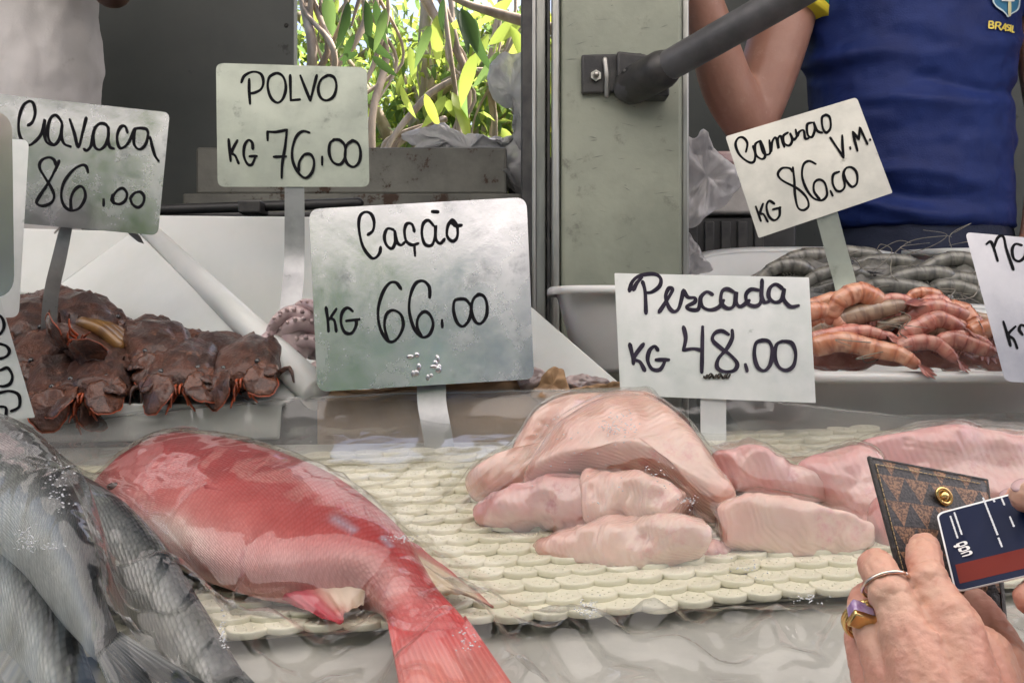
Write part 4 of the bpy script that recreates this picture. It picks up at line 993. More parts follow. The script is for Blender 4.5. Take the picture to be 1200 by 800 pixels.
def prawn(label, pts, r0, mat, tailm, group, head=False, legs=True, seed=0, cat='prawn'):
    rr = random.Random(seed); pts = [Vector(p)+Vector((0, 0, r0*rr.uniform(.5, 1.3)*math.sin(math.pi*k/(len(pts)-1)))) for k, p in enumerate(pts)]
    t = thing('prawn', pts[len(pts)//2], label, cat, group); r0 *= .86
    q = cr([tuple(p) for p in pts], 30); n = 64; q = lin(q, n)
    rad = []
    for i in range(n):
        s = i/(n-1); base = r0*(1.0-.42*s**2.4)*(min(1, s*9+.55) if not head else min(1, .15+s*4))
        if not head or s > .38: base *= 1+.09*((s*5.5) % 1)**1.5-.03
        rad.append(base)
    up = Vector((0, -.35, 1)).normalized()
    v, f = tube(q, rad, 14, True, 0, (up, 1.12)); cols = []
    A_, B_, C_ = PCOL[mat.name]
    for k in range(len(v)):
        s = min(1, max(0, (k//14-3)/(n-1))); ph = (s*5.5) % 1; w_ = Vector(v[k]); n1 = fbm(w_, 45, 3, seed); n2 = fbm(w_, 140, 3, seed+3)
        c = mixc(A_, B_, S(math.sin(math.pi*ph)+n1*.8, .35, 1.1)*.6); c = mixc(c, C_, max(S(ph, .90, .98), 1-S(ph, .02, .06))*.5); c = mixc(c, C_, S(n2+n1*.4, .12, .5)*.55); c = mixc(c, C_, S(s, .82, 1)*.6)
        cols.append(c)
    mesh('body', v, f, mat, t, col=cols)
    T = Vector(q[-1]-q[-4]).normalized(); side = T.cross(up).normalized(); upn = side.cross(T)
    for k, (a, L_) in enumerate(((-.55, 1.0), (-.22, 1.15), (.22, 1.15), (.55, 1.0))):
        d = (T*math.cos(a)+side*math.sin(a)).normalized(); e = d.cross(upn).normalized()
        b = MB(); c = Vector(q[-1]); l = r0*2.1*L_
        b.tube([c, c+d*l*.35+upn*.001*k, c+d*l*.75, c+d*l], [r0*.12, r0*.34, r0*.36, r0*.12], 8, sm=4, flat=(upn, .22)); b.build('tail_fan', tailm, t)
    if legs:
        b = MB()
        for i in range(8, 40, 3):
            c = Vector(q[i]); dn = -upn*rad[i]*.9
            for sg in (-1, 1):
                b.tube([c+dn+side*sg*rad[i]*.4, c+dn*1.7+side*sg*rad[i]*.9-T*.002, c+dn*2.0+side*sg*rad[i]*.7+T*.006*rr.uniform(.5, 1.5)], [r0*.10, r0*.085, r0*.03], 5, sm=2)
        props(b.build('legs', tailm if mat is not prg else prgt, t))
    if head:
        c = Vector(q[0]); hd = Vector(q[0]-q[4]).normalized()
        b = MB(); b.tube([Vector(q[10])+upn*rad[10]*.9, c+upn*r0*.5, c+hd*r0*2.0+upn*r0*.5], [r0*.22, r0*.16, r0*.03], 6, sm=4); b.build('rostrum', mat, t)
        for sg in (-1, 1):
            b = MB(); b.ball(c+hd*r0*.35+side*sg*r0*.5+upn*r0*.2, r0*.23, 9, 6); b.build('eye', lobe, t)
            w1 = c+hd*r0*4+side*sg*r0*2+up*rr.uniform(.5, 4)*r0; w2 = w1+Vector((rr.uniform(-.05, .05), rr.uniform(-.02, .03), rr.uniform(-.004, .03)))
            b = MB(); b.tube([c, w1, w2, w2+Vector((rr.uniform(-.05, .05), 0, rr.uniform(-.02, .01)))], [.0008, .0007, .0006, .0004], 5, sm=6); b.build('antenna', prgt, t)
    return t
GO, GG = 'orange prawns in the front tub', 'grey prawns in the back tub'
def PX(l): return [P(*q) for q in l]
prawn('plump curled orange prawn lying on top, its open end to the right', PX([(1030, 356, 1.255), (1008, 358, 1.25), (985, 366, 1.245), (972, 376, 1.25)]), .0150, prm, prt, GO, legs=False, seed=1)
prawn('long orange prawn along the front rim next to the Pescada plate', PX([(950, 408, 1.225), (985, 412, 1.22), (1020, 415, 1.215), (1052, 420, 1.205), (1072, 426, 1.198)]), .0135, prm, prt, GO, legs=False, seed=2)
prawn('grey-brown prawn lying under the plump curled one', PX([(945, 394, 1.26), (985, 386, 1.255), (1025, 374, 1.25), (1055, 358, 1.245)]), .0145, prb, prt, GO, seed=3)
prawn('slim orange prawn at the upper left beside the tilted sign post', PX([(945, 362, 1.30), (975, 357, 1.295), (1010, 352, 1.29), (1030, 346, 1.285)]), .0115, prm, prt, GO, seed=4)
prawn('dark-tipped pink prawn second above the front rim', PX([(950, 398, 1.235), (985, 400, 1.232), (1015, 398, 1.228), (1036, 394, 1.222)]), .0100, prp, prt, GO, seed=5)
prawn('pink prawn at the front right with its dark tail over the rim', PX([(1090, 406, 1.225), (1115, 410, 1.218), (1140, 414, 1.212), (1162, 412, 1.207)]), .0120, prp, prt, GO, head=True, seed=6)
prawn('glossy pink prawn in the middle with its legs folded', PX([(1050, 398, 1.235), (1075, 392, 1.235), (1100, 386, 1.235), (1125, 384, 1.235)]), .0135, prp, prt, GO, head=True, seed=7)
prawn('coral prawn crossing the middle of the tub towards the cropped plate', PX([(1055, 382, 1.25), (1085, 376, 1.25), (1115, 372, 1.25), (1145, 376, 1.25)]), .0135, prp, prt, GO, head=True, seed=8)
prawn('bent orange-pink prawn with shining shell left of the cropped plate', PX([(1110, 362, 1.265), (1130, 374, 1.255), (1142, 390, 1.245), (1152, 404, 1.235)]), .0125, prm, prt, GO, seed=9)
prawn('pale pink prawn curling below the plump one', PX([(1070, 372, 1.268), (1090, 362, 1.268), (1108, 366, 1.262), (1100, 380, 1.255)]), .0110, prp, prt, GO, head=True, seed=10)
prawn('pink prawn lying lowest against the rim in the middle', PX([(1040, 416, 1.218), (1065, 412, 1.216), (1095, 414, 1.213), (1118, 420, 1.206)]), .0110, prp, prt, GO, head=True, seed=11)
prawn('orange prawn partly under the cropped plate', PX([(1135, 392, 1.24), (1160, 396, 1.24), (1185, 402, 1.235), (1205, 404, 1.23)]), .0130, prm, prt, GO, seed=12)
prawn('orange prawn hidden half behind the right edge of the Pescada plate', PX([(915, 388, 1.245), (940, 380, 1.245), (968, 377, 1.25), (990, 390, 1.248)]), .0130, prm, prt, GO, seed=13)
prawn('small pink prawn against the grey heap behind', PX([(1030, 384, 1.275), (1050, 372, 1.28), (1078, 366, 1.285), (1095, 356, 1.285)]), .0095, prp, prt, GO, head=True, seed=14)
rp = random.Random(4); spots_p = [(965, 384), (1000, 398), (1032, 406), (1062, 388), (1088, 398), (1112, 392), (1128, 404), (1048, 366), (1082, 356), (1140, 382)]
for q_, (px, py) in enumerate(spots_p):
    a = rp.uniform(-.5, .5)+(math.pi if rp.random() < .5 else 0); L_ = rp.uniform(26, 38); Yb = 1.232+(420-py)*.0009-.012
    pts = [(px-math.cos(a)*L_, py+math.sin(a)*L_*.35, Yb+.01), (px-math.cos(a)*L_*.3, py-rp.uniform(3, 7), Yb), (px+math.cos(a)*L_*.4, py-rp.uniform(1, 6), Yb), (px+math.cos(a)*L_, py-math.sin(a)*L_*.35, Yb-.004)]
    prawn(('small pink prawn tangled among the larger ones, '+('far left', 'left', 'lower left', 'centre', 'lower centre', 'right of centre', 'lower right', 'upper left of centre', 'upper right of centre', 'far right')[q_])+' of the tub', PX(pts), rp.uniform(.0075, .0098), rp.choice((prp, prm, prb)), prt, GO, head=(q_ % 2 == 0), seed=60+q_)
bed = inflate('prawn_heap', [(880, 400), (920, 372), (1000, 362), (1100, 368), (1190, 384), (1230, 410), (1200, 428), (1100, 428), (1000, 426), (920, 424)], 1.30, 0, .0011, .02, .02, prhp, nz=.02, nscale=34, seed=3)
props(bed, 'pink mass of broken prawn shells lying under the orange prawns', 'prawns', None, 'stuff')
# grey ones
names_g = ['long grey prawn along the back rim right of the tilted sign post', 'grey prawn with folded pale legs in the middle of the back tub', 'dark grey prawn left of the tilted sign post', 'grey prawn at the outer left of the back tub heap',
           'smooth grey prawn low beside the orange ones', 'greenish dark prawn at the right of the back tub', 'slim grey prawn near the cropped plate, upper one', 'slim grey prawn near the cropped plate, lower one', 'brown-grey prawn behind the sign post foot', 'short grey prawn wedged under the pale-legged one',
           'grey prawn head-down at the right edge of the heap', 'grey prawn lying highest on the heap']
paths_g = [[(1085, 312, 1.66), (1050, 312, 1.655), (1015, 312, 1.65), (985, 318, 1.64)], [(1130, 330, 1.58), (1095, 326, 1.58), (1055, 332, 1.575), (1015, 342, 1.57)], [(990, 308, 1.66), (960, 306, 1.66), (930, 310, 1.655), (900, 318, 1.65)], [(960, 322, 1.62), (930, 320, 1.62), (905, 326, 1.615), (885, 334, 1.61)],
           [(1105, 352, 1.545), (1070, 348, 1.545), (1030, 346, 1.545), (1000, 344, 1.55)], [(1085, 342, 1.55), (1110, 346, 1.54), (1140, 352, 1.53), (1165, 362, 1.52)], [(1165, 322, 1.62), (1130, 316, 1.63), (1100, 318, 1.63), (1070, 322, 1.62)], [(1170, 340, 1.58), (1140, 336, 1.58), (1110, 338, 1.58), (1085, 344, 1.575)], [(1020, 322, 1.62), (990, 326, 1.615), (960, 332, 1.61), (935, 338, 1.605)], [(1060, 358, 1.53), (1085, 362, 1.52), (1110, 366, 1.515), (1130, 372, 1.51)],
           [(1125, 308, 1.66), (1145, 322, 1.64), (1158, 340, 1.6), (1166, 360, 1.56)], [(1040, 304, 1.68), (1010, 304, 1.68), (975, 302, 1.68), (945, 306, 1.675)]]
for k, (l, p_) in enumerate(zip(names_g, paths_g)):
    prawn(l, PX(p_), .0135+.002*((k*37) % 5)/5, prg, prgt, GG, head=True, seed=30+k)
bed = inflate('prawn_heap', [(870, 345), (900, 318), (960, 305), (1060, 306), (1140, 318), (1180, 345), (1160, 375), (1060, 372), (950, 366), (890, 360)], 1.62, 0, .0012, .02, .02, prhg, nz=.02, nscale=30, seed=5)
props(bed, 'grey mass of prawns lying under the larger grey ones', 'prawns', None, 'stuff')

# ================================================================== PRICE PLATES
def plane_of(c):
    """corners [(px,py,Y)]*3+ -> Y(px,py) on the plane through the first three"""
    A = np.array([[1, q[0], q[1]] for q in c[:3]], float); k = np.linalg.solve(A, np.array([1/q[2] for q in c[:3]]))
    return lambda px, py: 1/(k[0]+k[1]*px+k[2]*py)
def strokes_mesh(name, strokes, off, scale, width, mp, mat, parent, seed=0):
    """handwriting: each stroke a smooth ribbon of slightly varying width, laid on the plate by mp(px, py)"""
    rr = random.Random(seed); v = []; f = []; lay = 0
    for st_ in strokes:
        p = np.array(st_, float)/scale+np.array(off)
        if len(p) > 2: p = cr(p, 7)
        else: p = lin(p, 6)
        T = np.gradient(p, axis=0); T /= np.linalg.norm(T, axis=1)[:, None]+1e-9
        N = np.c_[-T[:, 1], T[:, 0]]; ph = rr.uniform(0, 6); lay += 1; o_ = len(v)
        n = len(p)
        for i in range(n):
            w_ = width*.5*(1+.16*math.sin(i*.35+ph)+.12*abs(T[i][1]))*(1 if 0 < i < n-1 else .8)
            for s in (-1, 1):
                q = p[i]+N[i]*w_*s; v.append(mp(q[0], q[1], .0004+.00007*lay))
        for i in range(n-1): a = o_+i*2; f.append((a, a+1, a+3, a+2))
        for e, dr in ((0, -1), (n-1, 1)):      # round pen ends
            c0 = len(v); v.append(mp(p[e][0], p[e][1], .0004+.00007*lay))
            k0 = len(v); a0 = math.atan2(T[e][1]*dr, T[e][0]*dr)
            for k in range(7):
                a = a0-math.pi/2+math.pi*k/6; v.append(mp(p[e][0]+math.cos(a)*width*.46, p[e][1]+math.sin(a)*width*.46, .0004+.00007*lay))
            for k in range(6): f.append((c0, k0+k, k0+k+1))
    return mesh(name, v, f, mat, parent, False)
def plate(t, corners, rad, mat, name='plate', thick=.0012, bow=0.):
    """rounded sheet-metal plate through four corners TL TR BR BL"""
    Yf = plane_of([corners[0], corners[1], corners[3]])
    c = [np.array(q[:2], float) for q in corners]; out = []
    for i in range(4):
        a, b, d = c[i-1], c[i], c[(i+1) % 4]; r_ = rad[i] if hasattr(rad, '__len__') else rad
        u1 = (a-b)/np.linalg.norm(a-b); u2 = (d-b)/np.linalg.norm(d-b)
        for k in range(7):
            s = k/6; p0, p1 = b+u1*r_, b+u2*r_
            out.append((1-s)**2*p0+2*s*(1-s)*b+s*s*p1)
    # dense sheet so that it can bow and dent a little
    n = len(out); cen = sum(c)/4; rings = 8; v = []; f = []
    def mp(px, py, lift=0.):
        Y = Yf(px, py); p = P(px, py, Y)
        d = bow*(((px-cen[0])/130)**2)+.0010*fbm(p, 9, 2, cen[0])
        return P(px, py, Y+d-lift)
    for s, off in ((1, 0), (-1, thick)):
        b0 = len(v); v.append(mp(cen[0], cen[1], -off))
        for i in range(1, rings+1):
            for q in out: x = cen+(q-cen)*(i/rings); v.append(mp(x[0], x[1], -off))
        for j in range(n):
            tt = (b0, b0+1+j, b0+1+(j+1) % n); f.append(tt if s > 0 else tt[::-1])
        for i in range(rings-1):
            for j in range(n):
                a = b0+1+i*n+j; d = b0+1+i*n+(j+1) % n; tt = (a, a+n, d+n, d); f.append(tt if s > 0 else tt[::-1])
    e0 = 1+(rings-1)*n; e1 = e0+1+rings*n
    for j in range(n): f.append((e0+j, e1+j, e1+(j+1) % n, e0+(j+1) % n))
    o = mesh(name, v, f, mat, t); 
    try: o.data.set_sharp_from_angle(angle=R(50))
    except Exception: pass
    return o, mp
def post(t, path, mat, name='post', th=.0015):
    """flat metal strip: (px, py, Y, half width px)"""
    q = cr(path, 6) if len(path) > 2 else lin(path, 4); v = []; f = []
    T = np.gradient(q[:, :2], axis=0); T /= np.linalg.norm(T, axis=1)[:, None]
    for i in range(len(q)):
        nx, ny = -T[i][1], T[i][0]
        for s in (-1, 1):
            for d in (0, th): v.append(P(q[i][0]+nx*q[i][3]*s, q[i][1]+ny*q[i][3]*s, q[i][2]+d))
    for i in range(len(q)-1):
        a = i*4
        for (x, y) in ((0, 2), (2, 3), (3, 1), (1, 0)): f.append((a+x, a+y, a+4+y, a+4+x))
    f += [(0, 1, 3, 2), (len(v)-4, len(v)-2, len(v)-1, len(v)-3)]
    o = mesh(name, v, f, mat, t); 
    try: o.data.set_sharp_from_angle(angle=R(40))
    except Exception: pass
    return o
def wire(t, px, py, Y, mat, seed, sx=12, sy=14, n=5):
    rr = random.Random(seed)
    b = MB(); r_ = .0013
    for k in range(n):
        c = (px+rr.uniform(-sx, sx)*.5, py+rr.uniform(-sy, sy)*.5); a0 = rr.uniform(0, 6)
        pts = [P(c[0]+math.cos(a0+a*.9)*rr.uniform(.25, .5)*sx*.8, c[1]+math.sin(a0+a*.9)*rr.uniform(.25, .5)*sy*.8, Y-.003-.004*rr.random()) for a in range(6)]
        b.tube(pts, r_, 6, sm=4)
    return b.build('wire_tie', mat, t)

def sign(label, corners, rad, mat, strokes, off, scale, width, ink, bow=0., group='handwritten price plates', seed=0, split=0):
    t = thing('price_sign', P(sum(q[0] for q in corners)/4, corners[2][1], corners[2][2]), label, 'sign', group)
    o, mp = plate(t, corners, rad, mat, bow=bow)
    if strokes:
        for nm, ss in (('name_lettering', strokes[:split]), ('price_lettering', strokes[split:])):
            if ss: strokes_mesh(nm, ss, off, scale, width, mp, ink, t, seed)
    return t, mp

CAV = [[(195,192),(225,170),(245,110),(235,40),(205,22),(165,50),(135,130),(130,220),(150,290),(195,330),(240,310),(290,250),(313,150),(310,230),(325,305),(375,330),(415,290),(436,190),(410,135),(380,120),(350,150),(335,220),(342,290),(370,326)],
 [(436,185),(430,260),(450,320),(495,340)], [(490,150),(520,240),(550,345),(580,240),(605,138)],
 [(590,358),(610,368),(640,330),(660,230),(690,185),(725,178),(755,200),(762,260),(740,330),(700,362),(665,340),(655,280),(665,205)], [(762,205),(760,280),(770,340),(800,355)],
 [(895,240),(880,200),(850,200),(825,250),(825,310),(845,352),(885,335),(920,280),(945,215)], [(945,215),(985,210),(1030,220),(1040,260),(1020,330),(980,360),(945,330),(940,270),(950,215)], [(1055,275),(1070,340),(1090,405),(1115,442)],
 [(415,440),(395,490),(340,595),(270,700),(258,740),(300,757),(360,735),(380,690),(360,630),(320,565),(278,490),(290,440),(340,417),(380,435),(390,470)],
 [(618,520),(605,480),(570,472),(510,510),(450,590),(430,680),(450,755),(500,790),(560,770),(598,700),(590,640),(560,620),(520,650),(497,710),(500,785)],
 [(728,712),(728,755)], [(790,680),(800,730),(840,745),(880,720),(892,670),(865,635),(830,645),(800,680),(785,715),(800,740)], [(915,700),(930,745),(970,768),(1005,740),(1012,690),(985,660),(945,668),(918,700)]]
t, mp = sign('shiny metal price plate reading Cavaca 86.00 above the brown lobsters', [(-14, 109, 1.250), (199, 132, 1.277), (185, 276, 1.258), (-20, 258, 1.232)], [8, 8, 9, 8], MT['sign_a'], CAV, (0, 115), 6, 3.1, MT['ink'], seed=1, split=8)
post(t, [(80, 255, 1.262, 7), (70, 300, 1.262, 8.5), (60, 345, 1.29, 9), (57, 392, 1.31, 9.5), (57, 420, 1.32, 9)], MT['post'])
wire(t, 73, 256, 1.255, MT['wire'], 3, 18, 26, 7)

POL = [[(257,112),(280,65),(340,38),(395,55),(412,110),(395,160),(350,185),(315,190)], [(312,90),(312,170),(318,262)], [(500,48),(455,75),(442,140),(465,220),(510,255),(550,225),(570,150),(555,80),(520,50),(480,52)],
 [(600,62),(602,150),(605,238)], [(605,238),(668,232)], [(672,65),(705,150),(742,240)], [(742,240),(765,150),(787,62)], [(860,65),(820,90),(797,150),(812,215),(855,238),(905,210),(925,140),(910,80),(870,62),(835,75)],
 [(167,512),(175,590),(182,665)], [(228,520),(190,600),(215,630),(238,682)], [(338,580),(332,535),(305,518),(278,560),(275,630),(300,685),(330,690),(350,650),(355,630)], [(315,632),(365,630)],
 [(442,518),(440,458)], [(440,458),(500,460),(577,445)], [(577,445),(565,560),(545,680),(540,782)], [(485,635),(570,632)],
 [(735,465),(690,455),(645,490),(615,580),(620,670),(660,750),(710,782),(755,740),(768,670),(745,620),(700,620),(665,670),(660,735)], [(825,635),(825,690)],
 [(915,512),(880,540),(875,610),(900,670),(950,688),(985,640),(985,560),(950,518),(905,512)], [(1040,520),(1000,550),(985,620),(1000,680),(1045,705),(1085,670),(1095,600),(1075,540),(1035,518)]]
t, mp = sign('greenish metal price plate reading POLVO KG 76.00 in front of the opening', [(253, 74, 1.45), (430, 79, 1.45), (433, 219, 1.43), (255, 219, 1.43)], 9, MT['sign_g'], POL, (240, 78), 6, 3.0, MT['ink'], seed=2, split=8)
post(t, [(345, 212, 1.433, 11.5), (345, 300, 1.425, 12), (342, 345, 1.40, 12.5), (338, 385, 1.38, 13)], MT['post'])

CAC = [[(305,155),(335,130),(342,80),(325,35),(290,22),(258,50),(253,120),(275,220),(320,285),(350,290),(375,260),(380,228)], [(455,125),(420,120),(402,165),(415,215),(445,235),(465,200),(462,130),(475,195),(500,215),(520,200)],
 [(578,135),(565,95),(535,90),(520,130),(530,190),(565,215),(600,205)], [(578,215),(582,276)], [(690,100),(660,70),(630,90),(622,150),(640,210),(680,215),(700,160),(702,100),(705,180),(730,205),(755,180)], [(682,18),(718,20)],
 [(800,68),(775,100),(770,160),(800,192),(828,170),(830,110),(805,70),(792,76),(820,100),(855,98)],
 [(60,580),(70,650),(75,720)], [(120,590),(78,652)], [(85,642),(110,660),(120,720)], [(215,600),(185,582),(155,610),(148,670),(170,725),(210,730),(235,690),(238,655)], [(180,658),(255,650)],
 [(500,472),(470,435),(430,440),(390,500),(365,600),(380,710),(430,780),(480,760),(512,690),(500,625),(455,597),(415,620),(403,690),(425,780)], [(668,522),(665,460),(630,425),(585,440),(555,510),(548,600),(575,700),(620,752),(665,740),(688,680),(670,625),(635,605),(600,640),(595,700),(620,750)],
 [(740,655),(742,695)], [(855,530),(815,540),(808,600),(830,670),(865,690),(900,650),(910,580),(880,535),(840,530)], [(960,502),(925,530),(912,590),(930,655),(965,675),(1000,630),(1003,560),(985,515),(950,502)]]
t, mp = sign('large brushed metal price plate reading Cação KG 66.00 with clipped corners', [(362, 245, 1.20), (617, 231, 1.23), (626, 444, 1.185), (372, 459, 1.155)], [13, 14, 11, 13], MT['sign_a'], CAC, (370, 244), 5, 3.3, MT['ink'], seed=3, split=7)
post(t, [(506, 440, 1.183, 17), (506, 470, 1.175, 17), (512, 505, 1.16, 17), (518, 540, 1.15, 17)], MT['post'])
b = MB()
rw = random.Random(8)
for k in range(13):   # weld blobs above the post
    a = rw.uniform(0, 6.3); d = rw.uniform(8, 24); q = mp(498+d*math.cos(a), 425+d*.75*math.sin(a), .0005); b.ball(q, (.004*rw.uniform(.5, 1.2), .0018, .004*rw.uniform(.5, 1.2)), 9, 6)
b.build('weld', MT['sign_a'], t)

PES = [[(88,125),(105,70),(150,35),(230,25),(270,50),(265,95),(220,130),(180,135)], [(112,118),(130,80),(160,45)], [(165,70),(180,130),(185,255)], [(262,248),(300,190),(340,120),(318,110),(300,160),(320,220),(350,245),(380,220),(405,120)],
 [(405,120),(430,160),(470,165),(470,190),(425,215),(440,232),(490,232),(500,180)], [(575,145),(540,130),(505,165),(515,215),(560,235),(610,220),(640,180)], [(700,130),(660,112),(630,130),(625,190),(660,225),(700,210),(713,130),(714,190),(740,215),(790,180)],
 [(850,120),(800,115),(770,150),(785,200),(830,212),(860,180),(865,60)], [(865,60),(862,150),(880,190),(905,185)], [(985,110),(945,85),(910,110),(905,160),(940,190),(980,175),(996,110),(992,170),(1030,215),(1078,210)],
 [(90,435),(105,500),(112,550)], [(170,435),(115,515),(150,540),(178,590)], [(255,470),(235,448),(205,475),(195,530),(220,580),(265,585),(290,550),(292,530)], [(245,527),(318,527)],
 [(405,335),(418,400),(405,470)], [(405,470),(460,462),(505,470)], [(517,335),(512,600)], [(668,378),(630,358),(590,370),(575,410),(620,455),(680,500),(720,550),(700,590),(640,595),(602,570),(610,520),(660,460),(690,400),(690,355)],
 [(768,555),(778,592)], [(870,412),(830,430),(820,500),(840,570),(880,590),(915,550),(925,470),(905,420),(860,412)], [(985,418),(950,440),(940,510),(965,570),(1010,588),(1050,560),(1062,490),(1040,430),(990,418)]]
t, mp = sign('pale metal price plate reading Pescada KG 48.00 above the fillets', [(720, 320, 1.17), (948, 325, 1.16), (956, 472, 1.13), (727, 463, 1.14)], 1.5, MT['sign_w'], PES, (720, 316), 5, 4.2, MT['ink2'], seed=4, split=10)
post(t, [(836, 460, 1.139, 15), (836, 500, 1.135, 15), (838, 545, 1.125, 15)], MT['sign_w'])
b = MB(); b.tube([mp(825+i*1.6, 441+2.2*math.sin(i*1.9), .0012) for i in range(20)], .0011, 6, sm=3); b.tube([mp(828+i*2.3, 440+2.6*math.cos(i*1.4), .0022) for i in range(12)], .0009, 6, sm=3); b.build('wire_tie', MT['darkwire'], t)

CAM = [[(145,300),(155,240),(125,200),(90,205),(72,250),(100,320),(160,370),(200,370),(210,320),(195,260)], [(240,225),(210,250),(215,320),(255,350),(280,330),(265,260),(245,225),(270,310),(310,315),(320,270)],
 [(310,220),(320,300),(330,230),(355,200),(375,275),(370,210),(390,190),(405,240),(415,265)], [(440,165),(408,190),(415,240),(450,255),(470,220),(455,170),(480,215),(505,190)], [(495,145),(505,190),(520,160),(550,150),(562,205),(585,205)],
 [(610,95),(575,110),(580,180),(610,195),(630,140),(620,90),(645,150),(680,165)], [(710,40),(680,60),(685,130),(710,165),(740,130),(735,60),(705,38)],
 [(738,200),(785,270),(832,340)], [(832,340),(825,260),(822,185)], [(878,268),(880,280)], [(930,292),(910,220),(897,160)], [(897,160),(940,212)], [(940,212),(945,130)], [(945,130),(975,190),(1000,245)], [(1018,212),(1019,217)],
 [(475,410),(485,500),(490,600),(510,690),(550,710),(585,680),(570,620),(510,560),(400,500),(370,455),(400,415),(450,415),(475,440)], [(635,385),(590,365),(550,390),(540,470),(570,560),(620,625),(680,640),(715,600),(700,520),(660,495),(625,520),(625,580),(665,635)],
 [(740,575),(755,608)], [(800,440),(760,460),(755,520),(780,570),(815,575),(840,540),(830,460),(850,415),(890,410),(925,450),(925,520),(890,545),(850,500),(830,440)],
 [(215,685),(250,785)], [(265,665),(245,730),(270,740),(298,790)], [(345,665),(310,645),(290,680),(305,750),(345,780),(380,750),(382,690)], [(335,705),(388,690)]]
t, mp = sign('tilted cream metal price plate reading Camarao V.M. KG 86,00', [(850, 160, 1.40), (1004, 114, 1.40), (1046, 226, 1.375), (889, 279, 1.375)], [3, 5, 2, 2], MT['sign_y'], CAM, (850, 128), 6, 2.7, MT['ink'], seed=5, split=15)
post(t, [(966, 240, 1.379, 13), (979, 290, 1.378, 13), (990, 330, 1.372, 13), (996, 362, 1.36, 13)], MT['sign_g'])

NAM = [[(300,85),(325,70),(345,110),(370,190)], [(345,110),(370,45),(405,40),(425,120),(468,245)], [(520,92),(480,85),(460,120),(470,175),(505,192),(540,160),(545,100)], [(405,570),(430,650),(450,720)], [(480,600),(435,650),(470,680),(492,735)], [(545,600),(515,590),(505,620),(525,650)]]
t, mp = sign('greyish price plate cropped at the right with a big N and a K', [(1131, 272, 1.15), (1290, 286, 1.16), (1300, 452, 1.12), (1178, 447, 1.11)], [7, 7, 7, 8], M('sign_metal_lilac', (.46, .46, .48), .33, metal=.8, c2=(.36, .36, .39), ns=12, c3=(.27, .27, .29), ns3=34, bump=.12, bs=30), NAM, (1100, 270), 5.333, 3.0, MT['ink'], seed=6, split=3)
post(t, [(1236, 440, 1.12, 13), (1238, 520, 1.12, 13)], MT['sign_a'])

GUA = [[(-30,150),(0,150),(20,180),(22,220),(0,255),(-30,250)], [(-30,310),(5,315),(38,328),(55,355),(40,385),(0,400),(-30,395)], [(-20,475),(10,465),(45,455),(72,500),(60,545),(20,562),(-20,555)], [(-30,600),(0,598),(60,590),(110,615),(112,680),(65,707)], [(0,680),(35,690),(33,750)], [(-20,745),(38,752)]]
t, mp = sign('slanted price plate cropped at the left edge with writing running downwards', [(-70, 345, 1.06), (-2, 342, 1.06), (41, 489, 1.03), (-60, 496, 1.03)], 2, MT['sign_w'], GUA, (0, 340), 5, 3.4, MT['ink'], seed=7)
post(t, [(-20, 480, 1.035, 12), (-10, 560, 1.02, 12)], MT['sign_a'])
t, mp = sign('narrow white plate edge at the far left, behind the rounded mirror-like plate', [(-60, 160, 1.12), (34, 164, 1.12), (22, 372, 1.09), (-60, 372, 1.09)], [8, 9, 10, 8], MT['sign_w'], None, None, 1, 1, None, seed=8)
post(t, [(-20, 360, 1.1, 10), (-10, 480, 1.1, 10)], MT['sign_a'])
t, mp = sign('rounded mirror-like plate cut off by the left edge of the picture', [(-110, 120, 1.0), (14, 132, 1.0), (17, 348, .975), (-110, 352, .975)], [20, 24, 26, 20], M('mirror_plate', (.62, .55, .55), .22, metal=1., c2=(.5, .42, .43), ns=8), None, None, 1, 1, None, seed=9)  # rosy base colour puts a pinkish reflection into the metal
post(t, [(-40, 340, .985, 10), (-30, 520, .97, 10)], MT['sign_a'])

# ================================================================== PEOPLE
def skin_mat(name, c, c2, c3):
    m = M(name, c, .45, c2=c2, ns=16, c3=c3, ns3=55, lo3=.56, hi3=.72, sss=.25, sssr=.006, bump=.3, bs=160)
    return m
skA = skin_mat('skin_tan', (.40, .215, .16), (.36, .18, .13), (.44, .26, .20))
skB = skin_mat('skin_brown', (.14, .06, .04), (.12, .05, .03), (.17, .08, .05))
skC = skin_mat('skin_old', (.62, .37, .27), (.58, .27, .20), (.50, .20, .14))
def head(parts_mb, c, fwd, s=1.0):
    """skull, jaw, neck stub, nose, ears, lips and brow around centre c; fwd = facing direction"""
    fw = Vector(fwd).normalized(); up = Vector((0, 0, 1)); sd = fw.cross(up).normalized(); up = sd.cross(fw)
    Q = Matrix((sd, fw, up)).transposed()
    def at(x, y, z): return Vector(c)+Q @ (Vector((x, y, z))*s)
    parts_mb.ball(at(0, -.012, .03), (.076*s, .095*s, .092*s), 20, 14, Q); parts_mb.ball(at(0, .022, -.045), (.058*s, .066*s, .066*s), 16, 12, Q)
    parts_mb.ball(at(0, .052, -.088), (.026*s, .024*s, .022*s), 12, 8, Q)
    parts_mb.tube([at(0, .082, .02), at(0, .102, -.018)], [.009*s, .014*s], 10); parts_mb.ball(at(0, .078, -.052), (.024*s, .012*s, .008*s), 10, 7, Q); parts_mb.ball(at(0, .075, -.064), (.021*s, .012*s, .007*s), 10, 7, Q)
    parts_mb.tube([at(-.05, .066, .035), at(0, .086, .036), at(.05, .066, .035)], .010*s, 8, sm=3)
    for g in (-1, 1): parts_mb.ball(at(g*.078, -.012, -.004), (.009*s, .02*s, .032*s), 10, 8, Q)
    return at, Q
